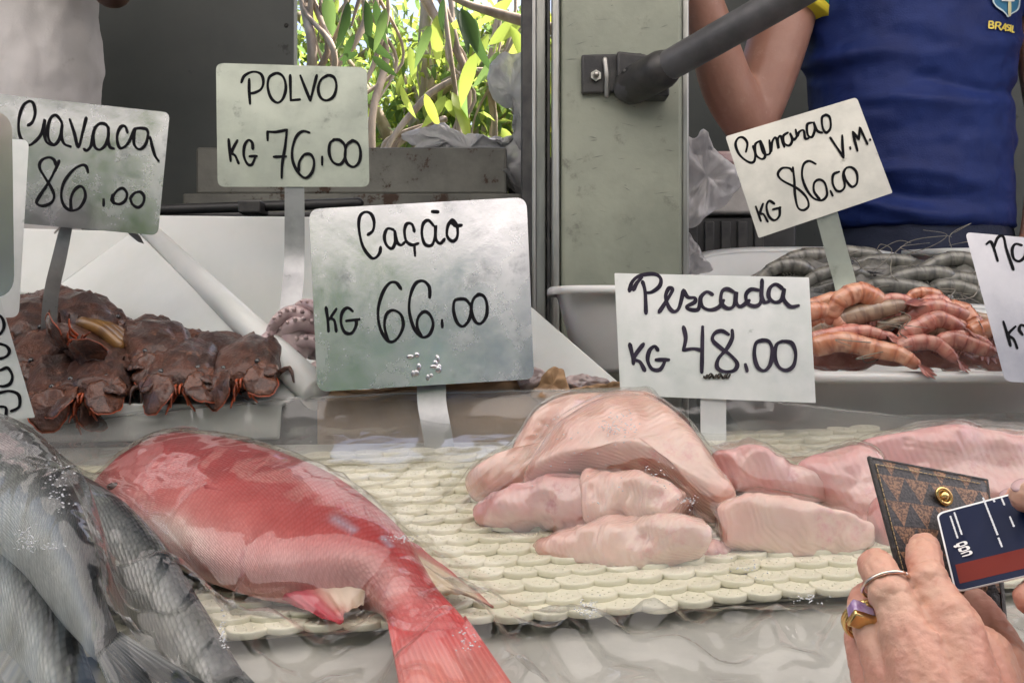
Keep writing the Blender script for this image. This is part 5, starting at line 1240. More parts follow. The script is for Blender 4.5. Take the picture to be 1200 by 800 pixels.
def face_bits(t, at, Q, s, hairc, parent_hair):
    ey = M('eye_white', (.75, .72, .68), .2, coat=.5); ir = M('iris', (.05, .03, .02), .1, coat=.8)
    for g in (-1, 1):
        e = MB(); e.ball(at(g*.032, .066, .012), .0125*s, 12, 8); eo = e.build('eye', ey, t)
        e = MB(); e.ball(at(g*.032, .0765, .012), (.0055*s, .003*s, .0055*s), 10, 6, Q); e.build('iris', ir, eo)
    h = MB(); h.ball(at(0, -.026, .045), (.086*s, .096*s, .092*s), 22, 14, Q); h.ball(at(0, -.05, -.01), (.08*s, .07*s, .075*s), 18, 12, Q)
    me = fuse(h, .008, 3); displace(me, lambda co: .006*fbm(co, 40, 3, 2)); place_mesh('hair', me, M('hair_'+parent_hair, hairc, .45, c2=tuple(k*.6 for k in hairc), ns=60, stretch=(1, 1, .2), bump=.8, bs=200), t)

# ---- seller in the blue shirt
VY = 2.0
s1 = thing('person', P(1070, 400, VY)*1.0 - Vector((0, 0, P(1070, 400, VY).z-.78)), 'person in a blue football shirt with green and yellow cuffs, one arm bent up', 'person', 'people at the stall')
b = MB()
hc = P(1066, -205, VY+.0)
at, Q = head(b, hc, (-.1, -1, -.1))
b.tube([P(1066, -150, VY+.02), P(1066, -90, VY+.03)], [.058, .068], 14)
b.tube([P(940, -62, VY+.02), P(925, 0, VY-.01), P(902, 80, VY-.04), P(880, 150, VY-.06)], [.058, .060, .056, .046], 16, sm=5)
b.tube([P(880, 150, VY-.06), P(852, 100, VY-.10), P(828, 20, VY-.15), P(800, -70, VY-.18), P(790, -105, VY-.18)], [.046, .049, .040, .030, .028], 16, sm=5)
b.tube([P(1196, -62, VY+.02), P(1218, 40, VY+.02), P(1232, 150, VY+.0)], [.056, .050, .042], 16, sm=4)
b.tube([P(1232, 150, VY), P(1226, 240, VY-.05), P(1205, 330, VY-.12)], [.042, .040, .028], 16, sm=4)
for (wx, wy, wY, dx, dy, dY) in ((790, -105, VY-.18, -4, -14, .01), (1205, 330, VY-.12, -5, 12, -.012)):     # hands
    b.tube([P(wx, wy, wY), P(wx+dx*2, wy+dy*2, wY+dY)], [.030, .038], 12, flat=(Vector((0, 1, 0)), .6))
    for k in range(4):
        ox = (k-1.5)*12; b.tube([P(wx+dx*2+ox, wy+dy*2.3, wY+dY), P(wx+dx*3+ox*1.05, wy+dy*4, wY+dY*1.5), P(wx+dx*3+ox, wy+dy*(5.4-.4*abs(k-1.4)), wY+dY*4)], [.0105, .0095, .0075], 8, sm=3)
    b.tube([P(wx-14, wy+dy*1.2, wY), P(wx-34, wy+dy*2.4, wY+dY), P(wx-38, wy+dy*3.4, wY+dY*2)], [.013, .011, .008], 8, sm=3)
b.tube([P(1066, -80, VY+.03), P(1070, 100, VY+.03), P(1072, 230, VY+.03)], [.09, .11, .11], 16, sm=3)   # trunk under the shirt
for g in (-1, 1): b.tube([P(1075+g*45, 270, VY+.03), Vector((P(1075+g*48, 0, VY).x, VY+.02, 1.2)), Vector((P(1075+g*48, 0, VY).x, VY+.03, .83))], [.07, .05, .038], 14, sm=4)
place_mesh('body', fuse(b, .006, 6), skA, s1)
face_bits(s1, at, Q, 1., (.03, .02, .015), 'black')
# shirt
shm = M('shirt_blue', (.009, .026, .140), .62, c2=(.006, .017, .10), ns=7, bump=.35, bs=320, spec=.3)
def torso_rings(st_):
    v = []; f = []; m_ = 40
    for (px, py, hw, dp, Yo) in st_:
        c = P(px, py, VY+Yo)
        for j in range(m_):
            a = 2*math.pi*j/m_; v.append(c+Vector((hw/F*VY*math.copysign(abs(math.cos(a))**.85, math.cos(a)), dp*math.sin(a), 0)))
    for i in range(len(st_)-1):
        for j in range(m_):
            a = i*m_+j; d = i*m_+(j+1) % m_; f.append((a, a+m_, d+m_, d))
    f.append(tuple(range(m_))[::-1]); f.append(tuple(range((len(st_)-1)*m_, len(st_)*m_)))
    return v, f
def interp_rings(st_, k=6): return [tuple(q) for q in cr(st_, k)]
b = MB(); b.add(*torso_rings(interp_rings([(1066, -100, 60, .075, .03), (1066, -82, 105, .10, .03), (1066, -50, 132, .125, .02), (1065, 10, 126, .14, .015), (1066, 70, 120, .142, .012), (1068, 140, 113, .14, .012), (1073, 200, 108, .14, .015), (1078, 245, 107, .142, .02), (1080, 272, 106, .142, .02)])))
b.tube([P(985, -60, VY+.02), P(945, -36, VY+.01), P(930, 10, VY-.012)], [.085, .082, .074], 20, cap=False, sm=4)
b.tube([P(1150, -60, VY+.02), P(1192, -40, VY+.02), P(1213, 18, VY+.015)], [.085, .078, .066], 20, cap=False, sm=4)
me = fuse(b, .006, 4)
def folds(co):
    px = 600+co.x/co.y*F; py = 400-(co.z-ZC)/co.y*F
    h = 0
    for (y0, sl, a, w_) in ((62, -.10, .008, 10), (92, .09, -.007, 9), (118, -.05, .005, 8), (205, .06, .008, 9), (226, -.04, -.006, 8), (245, .05, .007, 8), (150, .12, .004, 12), (30, .15, .004, 14)):
        yy = y0+sl*(px-1066)+6*math.sin(px*.03+y0); h += a*math.exp(-((py-yy)/w_)**2)*(.55+.45*math.sin(px*.021+y0*.3))
    return h*1.6+.007*fbm(Vector((co.x*.7, co.y, co.z*1.6)), 9, 3, 1)+.002*fbm(co, 30, 2, 3)
displace(me, folds)
sh = place_mesh('shirt', me, shm, s1)
def bvh_of(o):
    me = o.data; w_ = wloc(o); return BVHTree.FromPolygons([v.co+w_ for v in me.vertices], [tuple(p.vertices) for p in me.polygons])
shb = bvh_of(sh); camp = Vector((0, 0, ZC))
def on_shirt(px, py, lift=0.):
    d = (P(px, py, 1)-camp).normalized(); h = shb.ray_cast(camp, d)
    return (h[0] if h[0] is not None else P(px, py, VY-.12))-d*(.004+lift*2)
for (cp, pts_, r0, r1) in (('a', [P(932, 2, VY-.009), P(926.5, 21, VY-.014)], .0765, .076), ('b', [P(1207, -6, VY+.015), P(1212, 14, VY+.015)], .0685, .068)):
    mid = pts_[0].lerp(pts_[1], .5)
    v, f = tube([pts_[0], mid], [r0, r0], 28, False); mesh('cuff_band', v, f, M('cuff_green', (.02, .25, .12), .6), sh)
    v, f = tube([mid, pts_[1]], [r0+.001, r1+.001], 28, False); mesh('cuff_band', v, f, M('cuff_yellow', (.68, .55, .03), .6), sh)
yel = M('print_yellow', (.75, .60, .10), .6); pale = M('print_pale', (.55, .68, .72), .6); teal = M('print_teal', (.03, .17, .30), .6)
# crest: shield, outline, cross
sx = lambda q: [(1140+x/20, y/20) for x, y in q]
shield = sx([(470, -300), (480, 0), (510, 90), (580, 170), (700, 250), (780, 330), (825, 390), (880, 340), (1030, 250), (1085, 150), (1100, 0), (1110, -300), (790, -360)])
ol = cr(shield, 5, True); cc_ = ol.mean(0); v = [on_shirt(cc_[0], cc_[1], .0005)]; f = []
RN = 5
for i in range(1, RN+1):
    for q in ol: x = cc_+(q-cc_)*i/RN; v.append(on_shirt(x[0], x[1], .0005))
n = len(ol)
for j in range(n): f.append((0, 1+j, 1+(j+1) % n))
for i in range(RN-1):
    for j in range(n): a = 1+i*n+j; d = 1+i*n+(j+1) % n; f.append((a, a+n, d+n, d))
cr_ = mesh('crest', v, f, teal, sh)
strokes_mesh('crest_outline', [np.array(shield+[shield[0]])], (0, 0), 1, 1.6, lambda x, y, l: on_shirt(x, y, .0012+l), pale, cr_)
strokes_mesh('crest_cross', [[(1183.5, -12), (1183.2, 18)]], (0, 0), 1, 3.4, lambda x, y, l: on_shirt(x, y, .0016+l), M('print_cream', (.62, .60, .35), .6), cr_)
strokes_mesh('crest_bar', [[(1175, .5), (1188, .8)]], (0, 0), 1, 2.6, lambda x, y, l: on_shirt(x, y, .002+l), M('print_white', (.8, .8, .8), .6), cr_)
BR = [[(385, 505), (378, 655)], [(385, 505), (450, 510), (480, 545), (445, 580), (395, 580)], [(445, 580), (485, 610), (470, 660), (378, 655)],
      [(545, 530), (530, 680)], [(545, 530), (620, 530), (650, 570), (610, 610), (545, 605)], [(600, 610), (650, 700)],
      [(670, 705), (765, 565)], [(765, 565), (770, 720)], [(700, 665), (770, 670)],
      [(868, 600), (825, 590), (805, 625), (850, 660), (850, 705), (800, 715)], [(895, 600), (882, 735)], [(940, 615), (920, 750)], [(920, 750), (965, 760)]]
strokes_mesh('chest_lettering', BR, (1140, 0), 20, 1.75, lambda x, y, l: on_shirt(x, y, .0008+l), yel, sh)
# jeans
jm = M('denim_dark', (.012, .018, .045), .8, c2=(.02, .028, .06), ns=12, bump=.5, bs=250)
b = MB(); b.add(*torso_rings(interp_rings([(1080, 258, 101, .135, .02), (1080, 300, 104, .14, .025), (1080, 345, 106, .14, .03)])))
for g in (-1, 1): b.tube([P(1078+g*48, 330, VY+.03), Vector((P(1078+g*50, 0, VY).x, VY+.02, 1.25)), Vector((P(1078+g*50, 0, VY).x, VY+.03, .86))], [.092, .075, .062], 18, sm=4)
me = fuse(b, .008, 4); displace(me, lambda co: .006*fbm(co, 14, 3, 7)); place_mesh('jeans', me, jm, s1)
for g in (-1, 1):
    b = MB(); x = P(1078+g*50, 0, VY).x; b.tube([(x, VY+.06, .82), (x, VY-.04, .815), (x, VY-.15, .805)], [.045, .045, .035], 12, flat=(Vector((0, 0, 1)), .75)); b.build('shoe', MT['black'], s1)

# ---- seller in the white shirt at the upper left
VY2 = 2.05
s2 = thing('person', Vector((P(0, 0, VY2).x, VY2, .78)), 'person in a stained white shirt at the upper left, bent brown elbow beside it', 'person', 'people at the stall')
VYs = VY; VY = VY2
b = MB(); at, Q = head(b, P(-10, -270, VY2), (.5, -1, -.1))
b.tube([P(-10, -215, VY2+.02), P(-8, -150, VY2+.03)], [.058, .07], 14); b.tube([P(-8, -150, VY2+.03), P(-6, 60, VY2+.03), P(-6, 200, VY2+.03)], [.1, .11, .11], 16, sm=3)
b.tube([P(105, -130, VY2+.02), P(122, -60, VY2-.03), P(131, -14, VY2-.06)], [.062, .054, .040], 16, sm=4)
b.tube([P(131, -14, VY2-.06), P(122, -50, VY2-.16), P(96, -110, VY2-.24)], [.040, .045, .030], 16, sm=4)
b.tube([P(-110, -130, VY2+.02), P(-150, 0, VY2), P(-150, 110, VY2-.05), P(-110, 210, VY2-.12)], [.062, .05, .042, .03], 16, sm=4)
for (wx, wy, wY, dx, dy) in ((96, -110, VY2-.24, -6, -13), (-110, 210, VY2-.12, 4, 13)):
    b.tube([P(wx, wy, wY), P(wx+dx*2, wy+dy*2, wY)], [.03, .038], 12, flat=(Vector((0, 1, 0)), .6))
    for k in range(4):
        ox = (k-1.5)*11; b.tube([P(wx+dx*2+ox, wy+dy*2.3, wY), P(wx+dx*3+ox, wy+dy*4, wY-.01), P(wx+dx*3+ox, wy+dy*5.2, wY-.03)], [.0105, .0095, .0075], 8, sm=3)
    b.tube([P(wx+14, wy+dy*1.2, wY), P(wx+32, wy+dy*2.4, wY), P(wx+36, wy+dy*3.3, wY-.01)], [.013, .011, .008], 8, sm=3)
for g in (-1, 1): b.tube([P(-6+g*45, 280, VY2+.03), Vector((P(-6+g*48, 0, VY2).x, VY2+.03, 1.2)), Vector((P(-6+g*48, 0, VY2).x, VY2+.03, .83))], [.07, .05, .038], 14, sm=4)
place_mesh('body', fuse(b, .006, 6), skB, s2); face_bits(s2, at, Q, 1., (.02, .015, .012), 'dark')
b = MB(); b.add(*torso_rings(interp_rings([(-8, -165, 60, .08, .03), (-8, -145, 110, .105, .03), (-6, -110, 122, .13, .02), (-6, -40, 112, .145, .015), (-4, 20, 114, .15, .01), (-2, 70, 118, .155, .01), (-3, 130, 114, .155, .01), (-4, 200, 116, .155, .015), (-4, 290, 118, .155, .02)])))
b.tube([P(70, -125, VY2+.02), P(106, -118, VY2+.01), P(117, -78, VY2-.02)], [.09, .08, .068], 18, cap=False, sm=4); b.tube([P(-80, -125, VY2+.02), P(-118, -105, VY2+.02), P(-136, -50, VY2+.01)], [.09, .08, .068], 18, cap=False, sm=4)
me = fuse(b, .008, 3); displace(me, lambda co: .016*fbm(Vector((co.x*1.5, co.y, co.z*.5)), 9, 3, 5)+.003*fbm(co, 30, 2, 8))
place_mesh('shirt', me, M('shirt_white', (.56, .54, .53), .75, c2=(.48, .465, .45), ns=6, c3=(.36, .34, .32), ns3=13, lo3=.6, hi3=.76, bump=.3, bs=250), s2)
b = MB(); b.add(*torso_rings(interp_rings([(-4, 275, 108, .14, .02), (-4, 330, 110, .14, .03), (-4, 360, 108, .14, .03)])))
for g in (-1, 1): b.tube([P(-4+g*50, 345, VY2+.03), Vector((P(-4+g*52, 0, VY2).x, VY2+.03, 1.2)), Vector((P(-4+g*52, 0, VY2).x, VY2+.03, .86))], [.092, .075, .06], 16, sm=4)
place_mesh('trousers', fuse(b, .009, 4), MT['black'], s2)
VY = VYs

# ---- customer: two hands with wallet and card, the rest stands beside the camera
s3 = thing('person', (.62, .02, 0), 'older customer whose ringed hand and fingertips hold a wallet and card', 'person', 'people at the stall')
hb = MB()
def ch(mb, path, n=14, sm=6): mb.tube([P(a, c, Y) for a, c, Y, r_ in path], [q[3]*(.91 if q[3] < .0125 else 1) for q in path], n, sm=sm)
# left hand (seen from its back): index, middle, ring, little finger, thumb
ch(hb, [(1128, 770, .415, .0115), (1110, 722, .424, .0112), (1090, 684, .434, .0092), (1083, 655, .447, .0087), (1084, 641, .462, .0076), (1086, 646, .474, .0060)])
ch(hb, [(1080, 790, .412, .0118), (1062, 744, .420, .0112), (1044, 698, .430, .0096), (1030, 668, .442, .0093), (1024, 662, .458, .0080), (1030, 672, .470, .0066)])
ch(hb, [(1052, 815, .418, .0112), (1034, 768, .428, .0104), (1019, 730, .440, .0088), (1013, 706, .452, .0084), (1017, 700, .466, .0072), (1024, 708, .476, .006)])
ch(hb, [(1040, 840, .428, .0105), (1022, 800, .438, .0095), (1009, 764, .450, .0078), (1006, 742, .461, .0074), (1010, 738, .473, .0064), (1018, 744, .481, .0055)])
ch(hb, [(1165, 880, .415, .016), (1182, 808, .435, .0145), (1170, 758, .462, .0115), (1146, 716, .482, .0098), (1120, 690, .492, .0086)])
# back of the hand: metacarpals side by side, wrist, forearm
for (a0, c0, Y0, a1, c1, Y1, r0, r1) in ((1118, 738, .421, 1150, 900, .398, .0125, .017), (1070, 762, .417, 1125, 905, .396, .0128, .017), (1042, 785, .425, 1100, 915, .402, .0118, .016), (1030, 815, .435, 1085, 925, .410, .0105, .015), (1150, 770, .430, 1165, 900, .405, .0135, .017), (1095, 780, .424, 1130, 900, .404, .0145, .018), (1130, 790, .426, 1150, 900, .404, .0145, .018)):
    ch(hb, [(a0, c0, Y0, r0), ((a0+a1)/2, (c0+c1)/2, (Y0+Y1)/2-.002, (r0+r1)/2), (a1, c1, Y1, r1)])
ch(hb, [(1175, 780, .438, .012), (1172, 830, .428, .016), (1160, 900, .412, .018)])
ch(hb, [(1128, 890, .405, .029), (1150, 980, .38, .027), (1230, 1180, .31, .033)]); 
elb = P(1300, 1330, .27)
hb.tube([P(1230, 1180, .31), elb.lerp(P(1230, 1180, .31), .4), elb], [.033, .038, .04], 16)
for pts_ in ([(1108, 715, .424), (1114, 748, .4115), (1124, 790, .4065), (1140, 860, .396)], [(1060, 738, .420), (1069, 768, .4075), (1083, 805, .404), (1112, 880, .392)], [(1036, 768, .428), (1046, 798, .4125), (1062, 835, .4085), (1095, 900, .396)]):
    hb.tube([P(*q) for q in pts_], [.0034, .0034, .0028, .002], 8, sm=6)          # tendons
for pts_ in ([(1098, 742, .4095), (1102, 770, .4085), (1094, 800, .407), (1100, 840, .402)], [(1085, 735, .412), (1098, 752, .409)], [(1140, 762, .4145), (1128, 790, .4115), (1132, 830, .406), (1122, 870, .4)], [(1056, 790, .412), (1068, 815, .408), (1074, 850, .403)]):
    hb.tube([P(*q) for q in pts_], .0016, 8, sm=6)                          # veins
for (kx, ky, kY, kr) in ((1089, 682, .4262, .0068), (1042, 697, .4212, .007), (1110, 724, .4135, .0085), (1062, 744, .4105, .0085), (1035, 768, .4195, .0075)):
    hb.ball(P(kx, ky, kY+kr*1.15), (kr*1.35, kr*1.25, kr*1.35), 16, 12)                      # knuckles
me = fuse(hb, .0012, 6)
def hand_relief(co):
    # tendons, veins and fine creases on an older hand
    r1 = abs(noise.noise(Vector((co.x*170, co.y*170, co.z*300)))); r2 = abs(noise.noise(co*420+Vector((3, 1, 7))))
    return .0007*fbm(Vector((co.x*2.2, co.y, co.z*.9)), 70, 3, 2)-.0004*max(0, 1-r1*4.5)-.00016*max(0, 1-r2*3.5)
displace(me, hand_relief)
skC_t = skC
left = place_mesh('left_hand', me, skC, s3)
add_bump(skC, 'noise', 'Object', (420, 420, 150), .2, .0010, detail=4)
add_bump(skC, 'voronoi', 'Object', (700, 700, 700), .06, .0006, rnd=1.)
# rings
def ring(mb, px, py, Y, ax, r_, w_, n=40):
    c = P(px, py, Y); a = Vector(ax).normalized(); u = a.orthogonal().normalized(); v_ = a.cross(u)
    pts = [c+(u*math.cos(2*math.pi*i/n)+v_*math.sin(2*math.pi*i/n))*r_ for i in range(n+1)]
    mb.tube(pts, w_, 8, cap=False)
d_mid = P(1030, 668, .442)-P(1062, 744, .420); d_rng = P(1013, 706, .452)-P(1034, 768, .428)
rg = MB(); ring(rg, 1038, 685, .4345, d_mid, .0100, .00085); o = rg.build('thin_ring', MT['silver']); props(o, 'thin plain rose-gold ring on the longest visible finger', 'ring')
r2 = thing('gem_ring', P(1016, 722, .446), 'gold ring with a square violet stone on the finger behind', 'ring')
rg = MB(); ring(rg, 1017, 724, .4435, d_rng, .0100, .0015); ring(rg, 1018, 728, .4425, d_rng, .0100, .0013); rg.build('band', MT['gold'], r2)
cg = P(1009, 718, .4365); ux = Vector((.93, .05, -.30)).normalized(); uz = d_rng.normalized(); uz = (uz-ux*uz.dot(ux)).normalized(); uy = ux.cross(uz)
def obox(mb, c, a, b_, d, ea, eb, ed): mb.hexa(c-a*ea-b_*eb-d*ed, c+a*ea-b_*eb-d*ed, c+a*ea-b_*eb+d*ed, c-a*ea-b_*eb+d*ed, b_*(2*eb))
gm = MB(); obox(gm, cg-uy*.0, ux, uy, uz, .0050, .0035, .0042); gm.build('stone', MT['gem'], r2, True, bevel=.0014)
gm = MB(); obox(gm, cg-uz*.0045, ux, uy, uz, .0056, .0040, .0016); gm.build('setting', MT['gold'], r2, True, bevel=.0008)

# right hand, mostly beyond the picture edge
cTL = P(1097, 601, .490); cl = P(1118, 689, .446)-cTL; cl = cl.normalized()
cr_d = Vector((.92, 0, .36)); cr_d.y = -(cr_d.x*cl.x+cr_d.z*cl.z)/cl.y; cr_d = cr_d.normalized(); cn = cr_d.cross(cl).normalized()
if cn.y > 0: cn = -cn
CW, CH = .0856, .0540
def card_pt(u, v_, l=0.): return cTL+cr_d*(CW*u)+cl*(CH*v_)+cn*l
rb_ = MB()
def T3(mb, pts, rad, sm=6, n=14): mb.tube(pts, rad, n, sm=sm)
pc = card_pt(1.12, .55, -.012)
T3(rb_, [pc+Vector((.012, -.012, -.012)), card_pt(.90, .52, .012), card_pt(.62, .40, .0105), card_pt(.475, .27, .0075)], [.0140, .0112, .0100, .0082])       # thumb on the face
T3(rb_, [pc+Vector((.004, .01, .016)), card_pt(.82, -.10, -.014), card_pt(.58, -.14, -.012), card_pt(.40, -.07, -.0095)], [.0115, .0098, .0088, .0078])        # index behind the top edge
T3(rb_, [pc+Vector((.004, .012, .0)), card_pt(.8, .70, -.014), card_pt(.52, .92, -.011), card_pt(.33, 1.06, -.010)], [.0115, .0100, .0092, .0078])
T3(rb_, [pc+Vector((.004, .012, -.014)), card_pt(.82, 1.05, -.014), card_pt(.58, 1.18, -.012), card_pt(.42, 1.22, -.011)], [.0112, .0098, .0088, .0076])
T3(rb_, [pc+Vector((.004, .010, -.028)), card_pt(.85, 1.35, -.014), card_pt(.65, 1.45, -.014), card_pt(.52, 1.47, -.016)], [.0100, .0086, .0078, .0066])
wr = pc+Vector((.075, -.045, -.05))
for k in range(4): T3(rb_, [pc+Vector((.004, .011, .016-.0145*k)), pc.lerp(wr, .5)+Vector((0, .006, .012-.010*k)), wr+Vector((0, 0, .006-.006*k))], [.0135, .016, .018])
T3(rb_, [pc+Vector((.012, -.012, -.012)), pc.lerp(wr, .5)+Vector((0, -.012, -.006)), wr], [.015, .019, .022])
elr = wr+Vector((.14, -.14, -.12))
T3(rb_, [wr, wr.lerp(elr, .5), elr], [.026, .034, .04])
me = fuse(rb_, .0014, 6); displace(me, hand_relief); place_mesh('right_hand', me, skC, s3)
nl = MB(); M_ = Matrix((cr_d, cl, cn)).transposed()
nail = M('fingernail', (.58, .38, .38), .25, coat=.5)
nl.ball(card_pt(.385, -.105, -.0050), (.0046, .0040, .0022), 12, 8, M_); nl.build('fingernail', nail, s3)
nl = MB(); nl.ball(card_pt(.470, .265, .0143), (.0050, .0044, .0016), 12, 8, M_); nl.build('fingernail', nail, s3)
# clothes and head beyond the frame
b = MB()
shl, shr = Vector((.47, .10, 1.28)), Vector((.80, .0, 1.28))
v, f = [], []
def crings(st_):
    v = []; f = []; m_ = 28
    for (c, hw, dp) in st_:
        for j in range(m_):
            a = 2*math.pi*j/m_; v.append(Vector(c)+Vector((hw*math.cos(a), -.3*hw*math.cos(a)+dp*math.sin(a), 0)))
    for i in range(len(st_)-1):
        for j in range(m_): a = i*m_+j; d = i*m_+(j+1) % m_; f.append((a, a+m_, d+m_, d))
    f.append(tuple(range(m_))[::-1]); f.append(tuple(range((len(st_)-1)*m_, len(st_)*m_)))
    return v, f
b.add(*crings([((.63, .03, .72), .19, .14), ((.63, .03, .9), .18, .13), ((.63, .04, 1.1), .18, .125), ((.63, .04, 1.26), .17, .11), ((.63, .04, 1.33), .10, .08)]))
b.tube([Vector((.49, .08, 1.25)), elb.lerp(Vector((.49, .08, 1.25)), .5), elb], [.065, .056, .05], 16, sm=3); b.tube([Vector((.77, .0, 1.25)), elr.lerp(Vector((.77, 0, 1.25)), .5), elr], [.065, .056, .05], 16, sm=3)
me = fuse(b, .01, 4); displace(me, lambda co: .005*fbm(co, 14, 3, 9)); place_mesh('blouse', me, M('blouse', (.30, .36, .42), .8, c2=(.26, .31, .37), ns=8), s3)
b = MB(); at, Q = head(b, (.63, .06, 1.50), (-.7, 1, -.4), .95); b.tube([(.63, .045, 1.43), (.63, .045, 1.32)], [.05, .058], 14); place_mesh('head', fuse(b, .006, 5), skC, s3); face_bits(s3, at, Q, .95, (.45, .43, .41), 'grey')
b = MB(); 
for x in (.55, .71): b.tube([(x, .03, .78), (x, .03, .45), (x, .03, .06)], [.10, .08, .06], 16, sm=3)
place_mesh('trousers', fuse(b, .01, 4), M('trousers_beige', (.2, .18, .15), .8), s3)
for x in (.55, .71):
    b = MB(); b.tube([(x, -.03, .045), (x, .08, .04), (x, .17, .03)], [.042, .042, .03], 12); b.build('shoe', MT['black'], s3)

# ---- bank card
cd = thing('bank_card', card_pt(.5, .5), 'navy bank card with white edge and maroon stripe in the right hand', 'card')
def rrect(w_, h_, r_, n=6):
    o = []
    for (cx, cy, a0) in ((w_-r_, r_, -90), (w_-r_, h_-r_, 0), (r_, h_-r_, 90), (r_, r_, 180)):
        for k in range(n+1): a = R(a0+90*k/n); o.append((cx+r_*math.cos(a), cy+r_*math.sin(a)))
    return o
def card_sheet(name, pts, l0, l1, mat):
    n = len(pts); v = [card_pt(x/CW, y/CH, l1) for x, y in pts]+[card_pt(x/CW, y/CH, l0) for x, y in pts]
    f = [tuple(range(n)), tuple(range(n, 2*n))[::-1]]+[(j, n+j, n+(j+1) % n, (j+1) % n) for j in range(n)]
    return mesh(name, v, f, mat, cd, False)
card_sheet('card_core', rrect(CW, CH, .0035), -.0008, .0, M('card_white', (.8, .8, .8), .3))
ins = [(x*.985+.0013*.6, y*.972+.0013) for x, y in rrect(CW, CH, .0032)]
face = card_sheet('card_face', ins, .00002, .0001, M('card_navy', (.004, .010, .040), .45, spec=.2))
card_sheet('stripe', [(.0028, CH*.70), (CW*.975, CH*.70), (CW*.975, CH*.925), (.0028, CH*.925)], .00012, .00018, M('card_maroon', (.16, .016, .009), .45, spec=.2))
cw_ = M('card_print', (.62, .64, .66), .4)
def cp(u, v_, l=0.): return card_pt(u/100, v_/100, .0002+l)
CT = []
for (u0, v0, v1, st_) in ((7, 10, 42, 2.4), (9.6, 9, 41, 2.4), (26, 2, 56, 2.2), (27.6, 60, 72, 2.2), (35, 14, 24, 2.4), (36, 40, 54, 2.4), (31, 14, 18, 2.4)):
    vv = v0
    while vv < v1: CT.append([(u0+(vv-v0)*.03, vv), (u0+(vv-v0)*.03+.05, min(v1, vv+st_*.72))]); vv += st_
props(strokes_mesh('printed_lines', CT, (0, 0), 1, .9, cp, cw_, face), kind='stuff')
CT2 = [[(7, 47), (10.5, 46.5), (11, 50), (7.5, 50.7), (7, 47)], [(7.4, 53.5), (11, 53), (11.5, 56.6), (7.9, 57.2), (7.4, 53.5)], [(7.9, 60), (11.8, 59.4), (12, 63), (8.3, 63.6)], [(5.5, 49), (5.9, 51)]]
strokes_mesh('printed_logo', CT2, (0, 0), 1, 1.35, cp, M('card_logo', (.8, .8, .8), .4), face)

# ---- wallet
wm = bpy.data.materials.new('wallet_check'); wm.use_nodes = True; t_, N, L, bs_ = nodes(wm)
uvn = N.new('ShaderNodeUVMap'); sp = N.new('ShaderNodeSeparateXYZ'); L.new(uvn.outputs[0], sp.inputs[0])
def mth(op, a, b=None):
    n = N.new('ShaderNodeMath'); n.operation = op
    for k, x in enumerate((a, b)):
        if x is None: continue
        if isinstance(x, (int, float)): n.inputs[k].default_value = x
        else: L.new(x, n.inputs[k])
    return n.outputs[0]
rw_ = mth('FLOOR', sp.outputs[1]); sh_ = mth('ADD', sp.outputs[0], mth('MULTIPLY', mth('MODULO', rw_, 2.), .0))
fu = mth('FRACT', sh_); fv = mth('FRACT', sp.outputs[1]); tri = mth('LESS_THAN', mth('MULTIPLY', mth('ABSOLUTE', mth('SUBTRACT', fu, .5)), 2.), mth('SUBTRACT', 1., fv))
nz_ = N.new('ShaderNodeTexNoise'); nz_.inputs['Scale'].default_value = 900; nz_.inputs['Detail'].default_value = 2; tcn = N.new('ShaderNodeTexCoord'); L.new(tcn.outputs['Object'], nz_.inputs['Vector'])
def cmix(f_, a, b):
    x = N.new('ShaderNodeMix'); x.data_type = 'RGBA'; L.new(f_, x.inputs[0])
    for k, s in ((6, a), (7, b)):
        if isinstance(s, tuple): x.inputs[k].default_value = (*s, 1)
        else: L.new(s, x.inputs[k])
    return x.outputs[2]
spk = N.new('ShaderNodeMapRange'); spk.inputs[1].default_value = .42; spk.inputs[2].default_value = .58; L.new(nz_.outputs[0], spk.inputs[0])
brown = cmix(spk.outputs[0], (.075, .035, .02), (.27, .14, .075)); darkc = cmix(spk.outputs[0], (.010, .009, .011), (.045, .038, .040))
L.new(cmix(tri, brown, darkc), bs_.inputs['Base Color']); bs_.inputs['Roughness'].default_value = .42
bp = N.new('ShaderNodeBump'); bp.inputs['Strength'].default_value = .5; bp.inputs['Distance'].default_value = .0004; L.new(nz_.outputs[0], bp.inputs['Height']); L.new(bp.outputs[0], bs_.inputs['Normal'])
leather = M('leather_dark', (.022, .018, .018), .45, c2=(.035, .028, .026), ns=60, bump=.6, bs=400)
wl_ = thing('wallet', P(1110, 700, .48), 'brown checked leather wallet held open with a gold snap button', 'wallet')
WC = [(1019, 537, .500), (1156, 563, .512), (1172, 694, .494), (1061, 696, .474)]
Yw = plane_of([WC[0], WC[1], WC[3]])
def wpt(u, v_, l=0.):
    a = np.array(WC[0][:2])*(1-u)+np.array(WC[1][:2])*u; c = np.array(WC[3][:2])*(1-u)+np.array(WC[2][:2])*u; q = a*(1-v_)+c*v_
    return P(q[0], q[1], Yw(q[0], q[1])-l+.004*math.sin(math.pi*u)*0-.003*math.sin(math.pi*v_))
v = []; f = []; uv = []; n1, n2 = 16, 20
for s, l in ((1, .0), (-1, -.0028)):
    for i in range(n1+1):
        for j in range(n2+1): v.append(wpt(i/n1, j/n2, l)); uv.append((.25+i/n1*4.6, .35+(1-j/n2)*5.2))
K = (n1+1)*(n2+1)
for i in range(n1):
    for j in range(n2): a = i*(n2+1)+j; f += [(a, a+1, a+n2+2, a+n2+1), (K+a, K+a+n2+1, K+a+n2+2, K+a+1)]
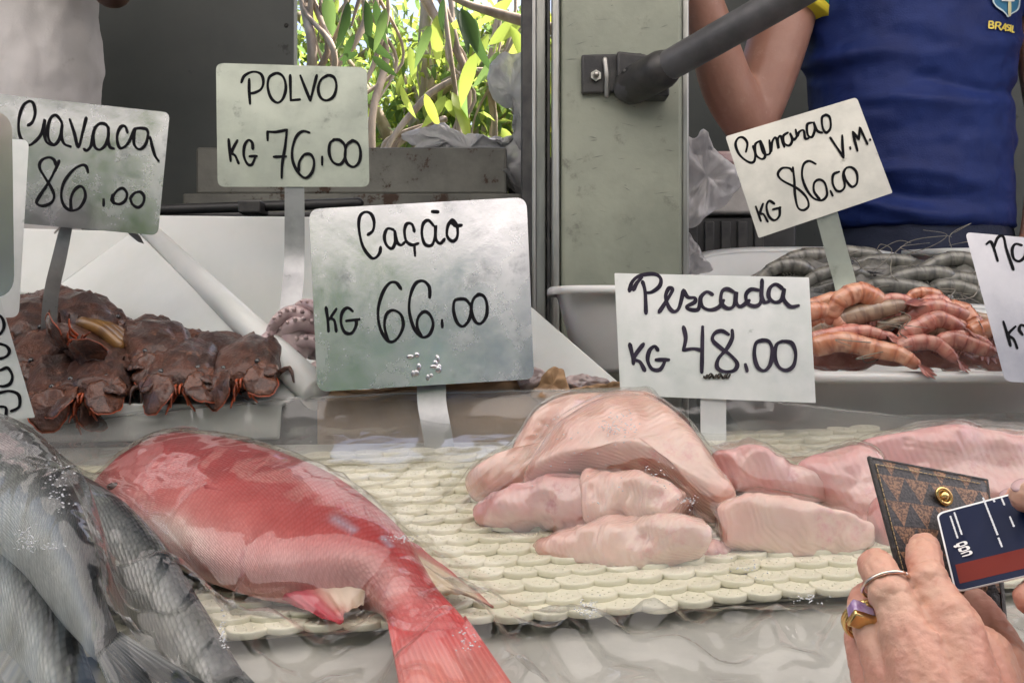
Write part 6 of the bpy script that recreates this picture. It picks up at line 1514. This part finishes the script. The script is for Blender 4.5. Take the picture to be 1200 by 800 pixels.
bd = [i*(n2+1) for i in range(n1+1)]+[n1*(n2+1)+j for j in range(1, n2+1)]+[i*(n2+1)+n2 for i in range(n1-1, -1, -1)]+[j for j in range(n2-1, 0, -1)]
for k in range(len(bd)): a, c = bd[k], bd[(k+1) % len(bd)]; f.append((a, c, K+c, K+a))
mesh('flap', v, f, wm, wl_, True, uv=uv)
b = MB(); b.tube([wpt(u, .0, -.001) for u in np.linspace(0, 1, 20)], .0010, 8); b.tube([wpt(0, u, -.001) for u in np.linspace(0, 1, 24)], .0013, 8); b.tube([wpt(1, u, -.001) for u in np.linspace(0, 1, 24)], .0010, 8); b.build('piping', leather, wl_)
thr = M('thread', (.45, .32, .16), .7)
b = MB()
for k in range(22): b.tube([wpt(.045+.91*k/22, .035, .0008), wpt(.045+.91*(k+.62)/22, .035, .0008)], .00025, 5)
for k in range(26): b.tube([wpt(.045, .035+.93*k/26, .0008), wpt(.045, .035+.93*(k+.62)/26, .0008)], .00025, 5)
props(b.build('stitching', thr, wl_), kind='stuff')
q = [P(1066, 690, .486), P(1178, 676, .497), P(1184, 742, .485), P(1084, 764, .476)]
bb = MB(); bb.hexa(q[3], q[2], q[1], q[0], (0, .010, 0)); bb.build('pocket', leather, wl_, True, bevel=.002)
bb = MB(); bb.tube([P(1100, 700, .4845), P(1172, 688, .4915), P(1177, 738, .483)], .0008, 6); bb.build('pocket_edge', leather, wl_)
sn = MB(); c = wpt(.60, .20, .0025); nn_ = Vector((.25, -1, .15)).normalized(); u = nn_.orthogonal().normalized(); v_ = nn_.cross(u)
sn.tube([c+(u*math.cos(a)*.0031+v_*math.sin(a)*.0042) for a in np.linspace(0, 2*math.pi, 25)], .0011, 8, cap=False); sn.tube([c-nn_*.0025, c-nn_*.0002], .0026, 12); sn.build('snap_button', MT['gold'], wl_)

# ================================================================== CLEAR PLASTIC OVER THE FISH
def world_tris(o):
    w_ = o.matrix_world if False else Matrix.Translation(wloc(o))
    return [w_ @ v.co for v in o.data.vertices], [tuple(p.vertices) for p in o.data.polygons]
AV, AF = [], []
for root in (rf_, g1, g2, g3):
    for o in root.children:
        v, f = world_tris(o); b0 = len(AV); AV += v; AF += [tuple(i+b0 for i in q) for q in f]
for o in FIL:
    v, f = world_tris(o); b0 = len(AV); AV += v; AF += [tuple(i+b0 for i in q) for q in f]
bv = BVHTree.FromPolygons(AV, AF)
NX, NY = 420, 215
X = np.linspace(-.62, .70, NX); Yg = np.linspace(.52, 1.195, NY)
base = ZC+C0+CX*X[:, None]+CB*Yg[None, :]+.0075
ob = base.copy()
for i in range(NX):
    for j in range(NY):
        h = bv.ray_cast(Vector((X[i], Yg[j], 2.2)), Vector((0, 0, -1)))
        if h[0] is not None: ob[i, j] = max(ob[i, j], h[0].z+.0035)
back = ZC-(np.interp(600+1000*X, [-50, 0, 150, 330, 480, 600, 760, 860, 950, 1080, 1200, 1300], [514, 507, 488, 469, 462, 459, 459, 466, 477, 492, 510, 522])-400)/F*1.195
H = np.maximum(ob, base+.0)
H[:, -1] = back
# the film hangs between what holds it up
for it in range(800):
    A = H.copy()
    A[1:-1, 1:-1] = (H[:-2, 1:-1]+H[2:, 1:-1]+H[1:-1, :-2]+H[1:-1, 2:])/4
    A[0, 1:-1] = A[1, 1:-1]; A[-1, 1:-1] = A[-2, 1:-1]; A[:, 0] = base[:, 0]; A[:, -1] = back
    H = np.maximum(A, ob)*.985+np.maximum(A*.5+ob*.5, ob)*.015
    H[:, -1] = back
free = np.clip((H-ob)/.012, 0, 1)
# creases pressed into the film: short crooked ridges
rc = random.Random(31); RIDGE = np.zeros((NX, NY)); GX, GY = np.meshgrid(X, Yg, indexing='ij')
segs = [((rc.uniform(-.3, .45), rc.uniform(.60, .745)), rc.gauss(1.2, .9), rc.uniform(.03, .11), rc.uniform(.003, .006)) for _ in range(26)]
segs += [((rc.uniform(-.45, .5), rc.uniform(.76, 1.12)), rc.gauss(.5, .8), rc.uniform(.05, .16), rc.uniform(.0012, .003)) for _ in range(26)]
segs += [((rc.uniform(-.5, -.2), rc.uniform(.56, .72)), rc.gauss(.9, .5), rc.uniform(.04, .10), rc.uniform(.003, .006)) for _ in range(6)]
for (c0, a, L_, hh) in segs:
    bend = rc.uniform(-8, 8); dx, dy = GX-c0[0], GY-c0[1]; u = dx*math.cos(a)+dy*math.sin(a); w_ = -dx*math.sin(a)+dy*math.cos(a)-bend*u*u*.5-.004*np.sin(u*90+a)
    RIDGE = np.maximum(RIDGE, hh*np.exp(-np.abs(w_/.0075)**1.6)*np.clip(1-(np.abs(u)/L_)**2, 0, 1))
FOLDS = [(rc.uniform(0, 3.14), rc.uniform(8, 30), rc.random(), rc.uniform(0, 50)) for _ in range(9)]
v = []; f = []
for i in range(NX):
    for j in range(NY):
        x, y = X[i], Yg[j]
        rg = abs(noise.noise(Vector((x*7+y*5, y*3-x*2, 3.1))))
        rg2 = abs(noise.noise(Vector((x*16-y*9, y*7+x*5, 8.1))))
        wv = .0030*(1-rg*2.2 if rg < .45 else 0)*(.2+.8*free[i, j])+.0008*(1-rg2*3 if rg2 < .33 else 0)+.0008*fbm((x, y, 0), 24, 2, 2)
        mk_ = min(1, max(0, (.762-y)/.03)) if x > -.2 else min(1, max(0, (.74-y)/.04))
        fold = 0.
        for (da, fq, ph, seed_) in FOLDS:       # straight creases of crumpled film
            w_ = noise.noise(Vector((x*6+seed_, y*6, seed_)))
            if w_ > -.1:
                t_ = (x*math.cos(da)+y*math.sin(da)+.02*noise.noise(Vector((x*5, y*5, seed_*3))))*fq+ph; fold += min(1, (w_+.1)*4)*abs((t_ % 1)*2-1)/fq
        wv += fold*(.014*(.25+.75*free[i, j])+.13*mk_)
        v.append((x, y, H[i, j]+max(0, wv)*(1 if j < NY-1 else .3)+RIDGE[i, j]*(j < NY-3)))
for i in range(NX-1):
    for j in range(NY-1): a = i*NY+j; f.append((a, a+NY, a+NY+1, a+1))
film = film_mat('clear_film', .0, (.82, .82, .80), .03, 11, .3, .004, hz=(.0, .06), gl=1.0)
ps = thing('plastic_sheet', (0, .9, ZC-.3), 'clear wrinkled plastic sheet draped over the fish and fillets', 'plastic sheet')
sheet_o = mesh('film', v, f, film, ps)
# thin bead along the back edge
hem = MB(); hem.tube([(X[i], Yg[-1], v[i*NY+NY-1][2]) for i in range(0, NX, 2)], .0011, 6); hem.build('back_edge', film_mat('film_edge', .3, (.85, .85, .83), .1, 30), ps)
# condensation beads in patches
svb = BVHTree.FromPolygons([Vector(q) for q in v], f)
rd_ = random.Random(21); b = MB()
for (px, py, sx_, sy_, n_) in ((722, 500, 22, 14, 120), (770, 555, 14, 14, 26), (30, 632, 16, 12, 80), (70, 560, 14, 40, 70), (60, 640, 12, 4, 30), (688, 712, 14, 10, 80), (470, 630, 14, 5, 46), (806, 588, 10, 8, 40), (945, 700, 18, 6, 40), (546, 752, 12, 12, 30), (262, 745, 4, 16, 36), (700, 560, 60, 50, 30), (880, 666, 24, 12, 30), (360, 520, 10, 3, 8), (640, 520, 30, 30, 20)):
    for k in range(n_):
        x, y = rd_.gauss(px, sx_*.6), rd_.gauss(py, sy_*.6)
        d = (P(x, y, 1)-camp).normalized(); h = svb.ray_cast(camp, d)
        if h[0] is None: continue
        r_ = rd_.uniform(.0003, .0010); b.ball(h[0], (r_, r_, r_*.6), 7, 5)
drop = M('water_bead', (.85, .87, .9), .05, spec=.8, alpha=.55)
props(b.build('droplets', drop, ps), kind='stuff')

# added second, milkier layer at the back, imitating haze at grazing angles
v2 = []; f2 = []; jj = list(range(NY-46, NY))
for i in range(NX):
    for k, j in enumerate(jj): q = v[i*NY+j]; v2.append((q[0], q[1]-.001, q[2]+.0025+.0015*abs(noise.noise(Vector((q[0]*22, q[1]*30, 2))))+.002*(k == 0)))
n_ = len(jj)
for i in range(NX-1):
    for k in range(n_-1): a = i*n_+k; f2.append((a, a+n_, a+n_+1, a+1))
mesh('haze_layer', v2, f2, film_mat('film_haze', .14, (.80, .80, .78), .06, 9, .22, .004, hz=(.0, .14), gl=1.0, stretch=(1, .4, 1)), ps)
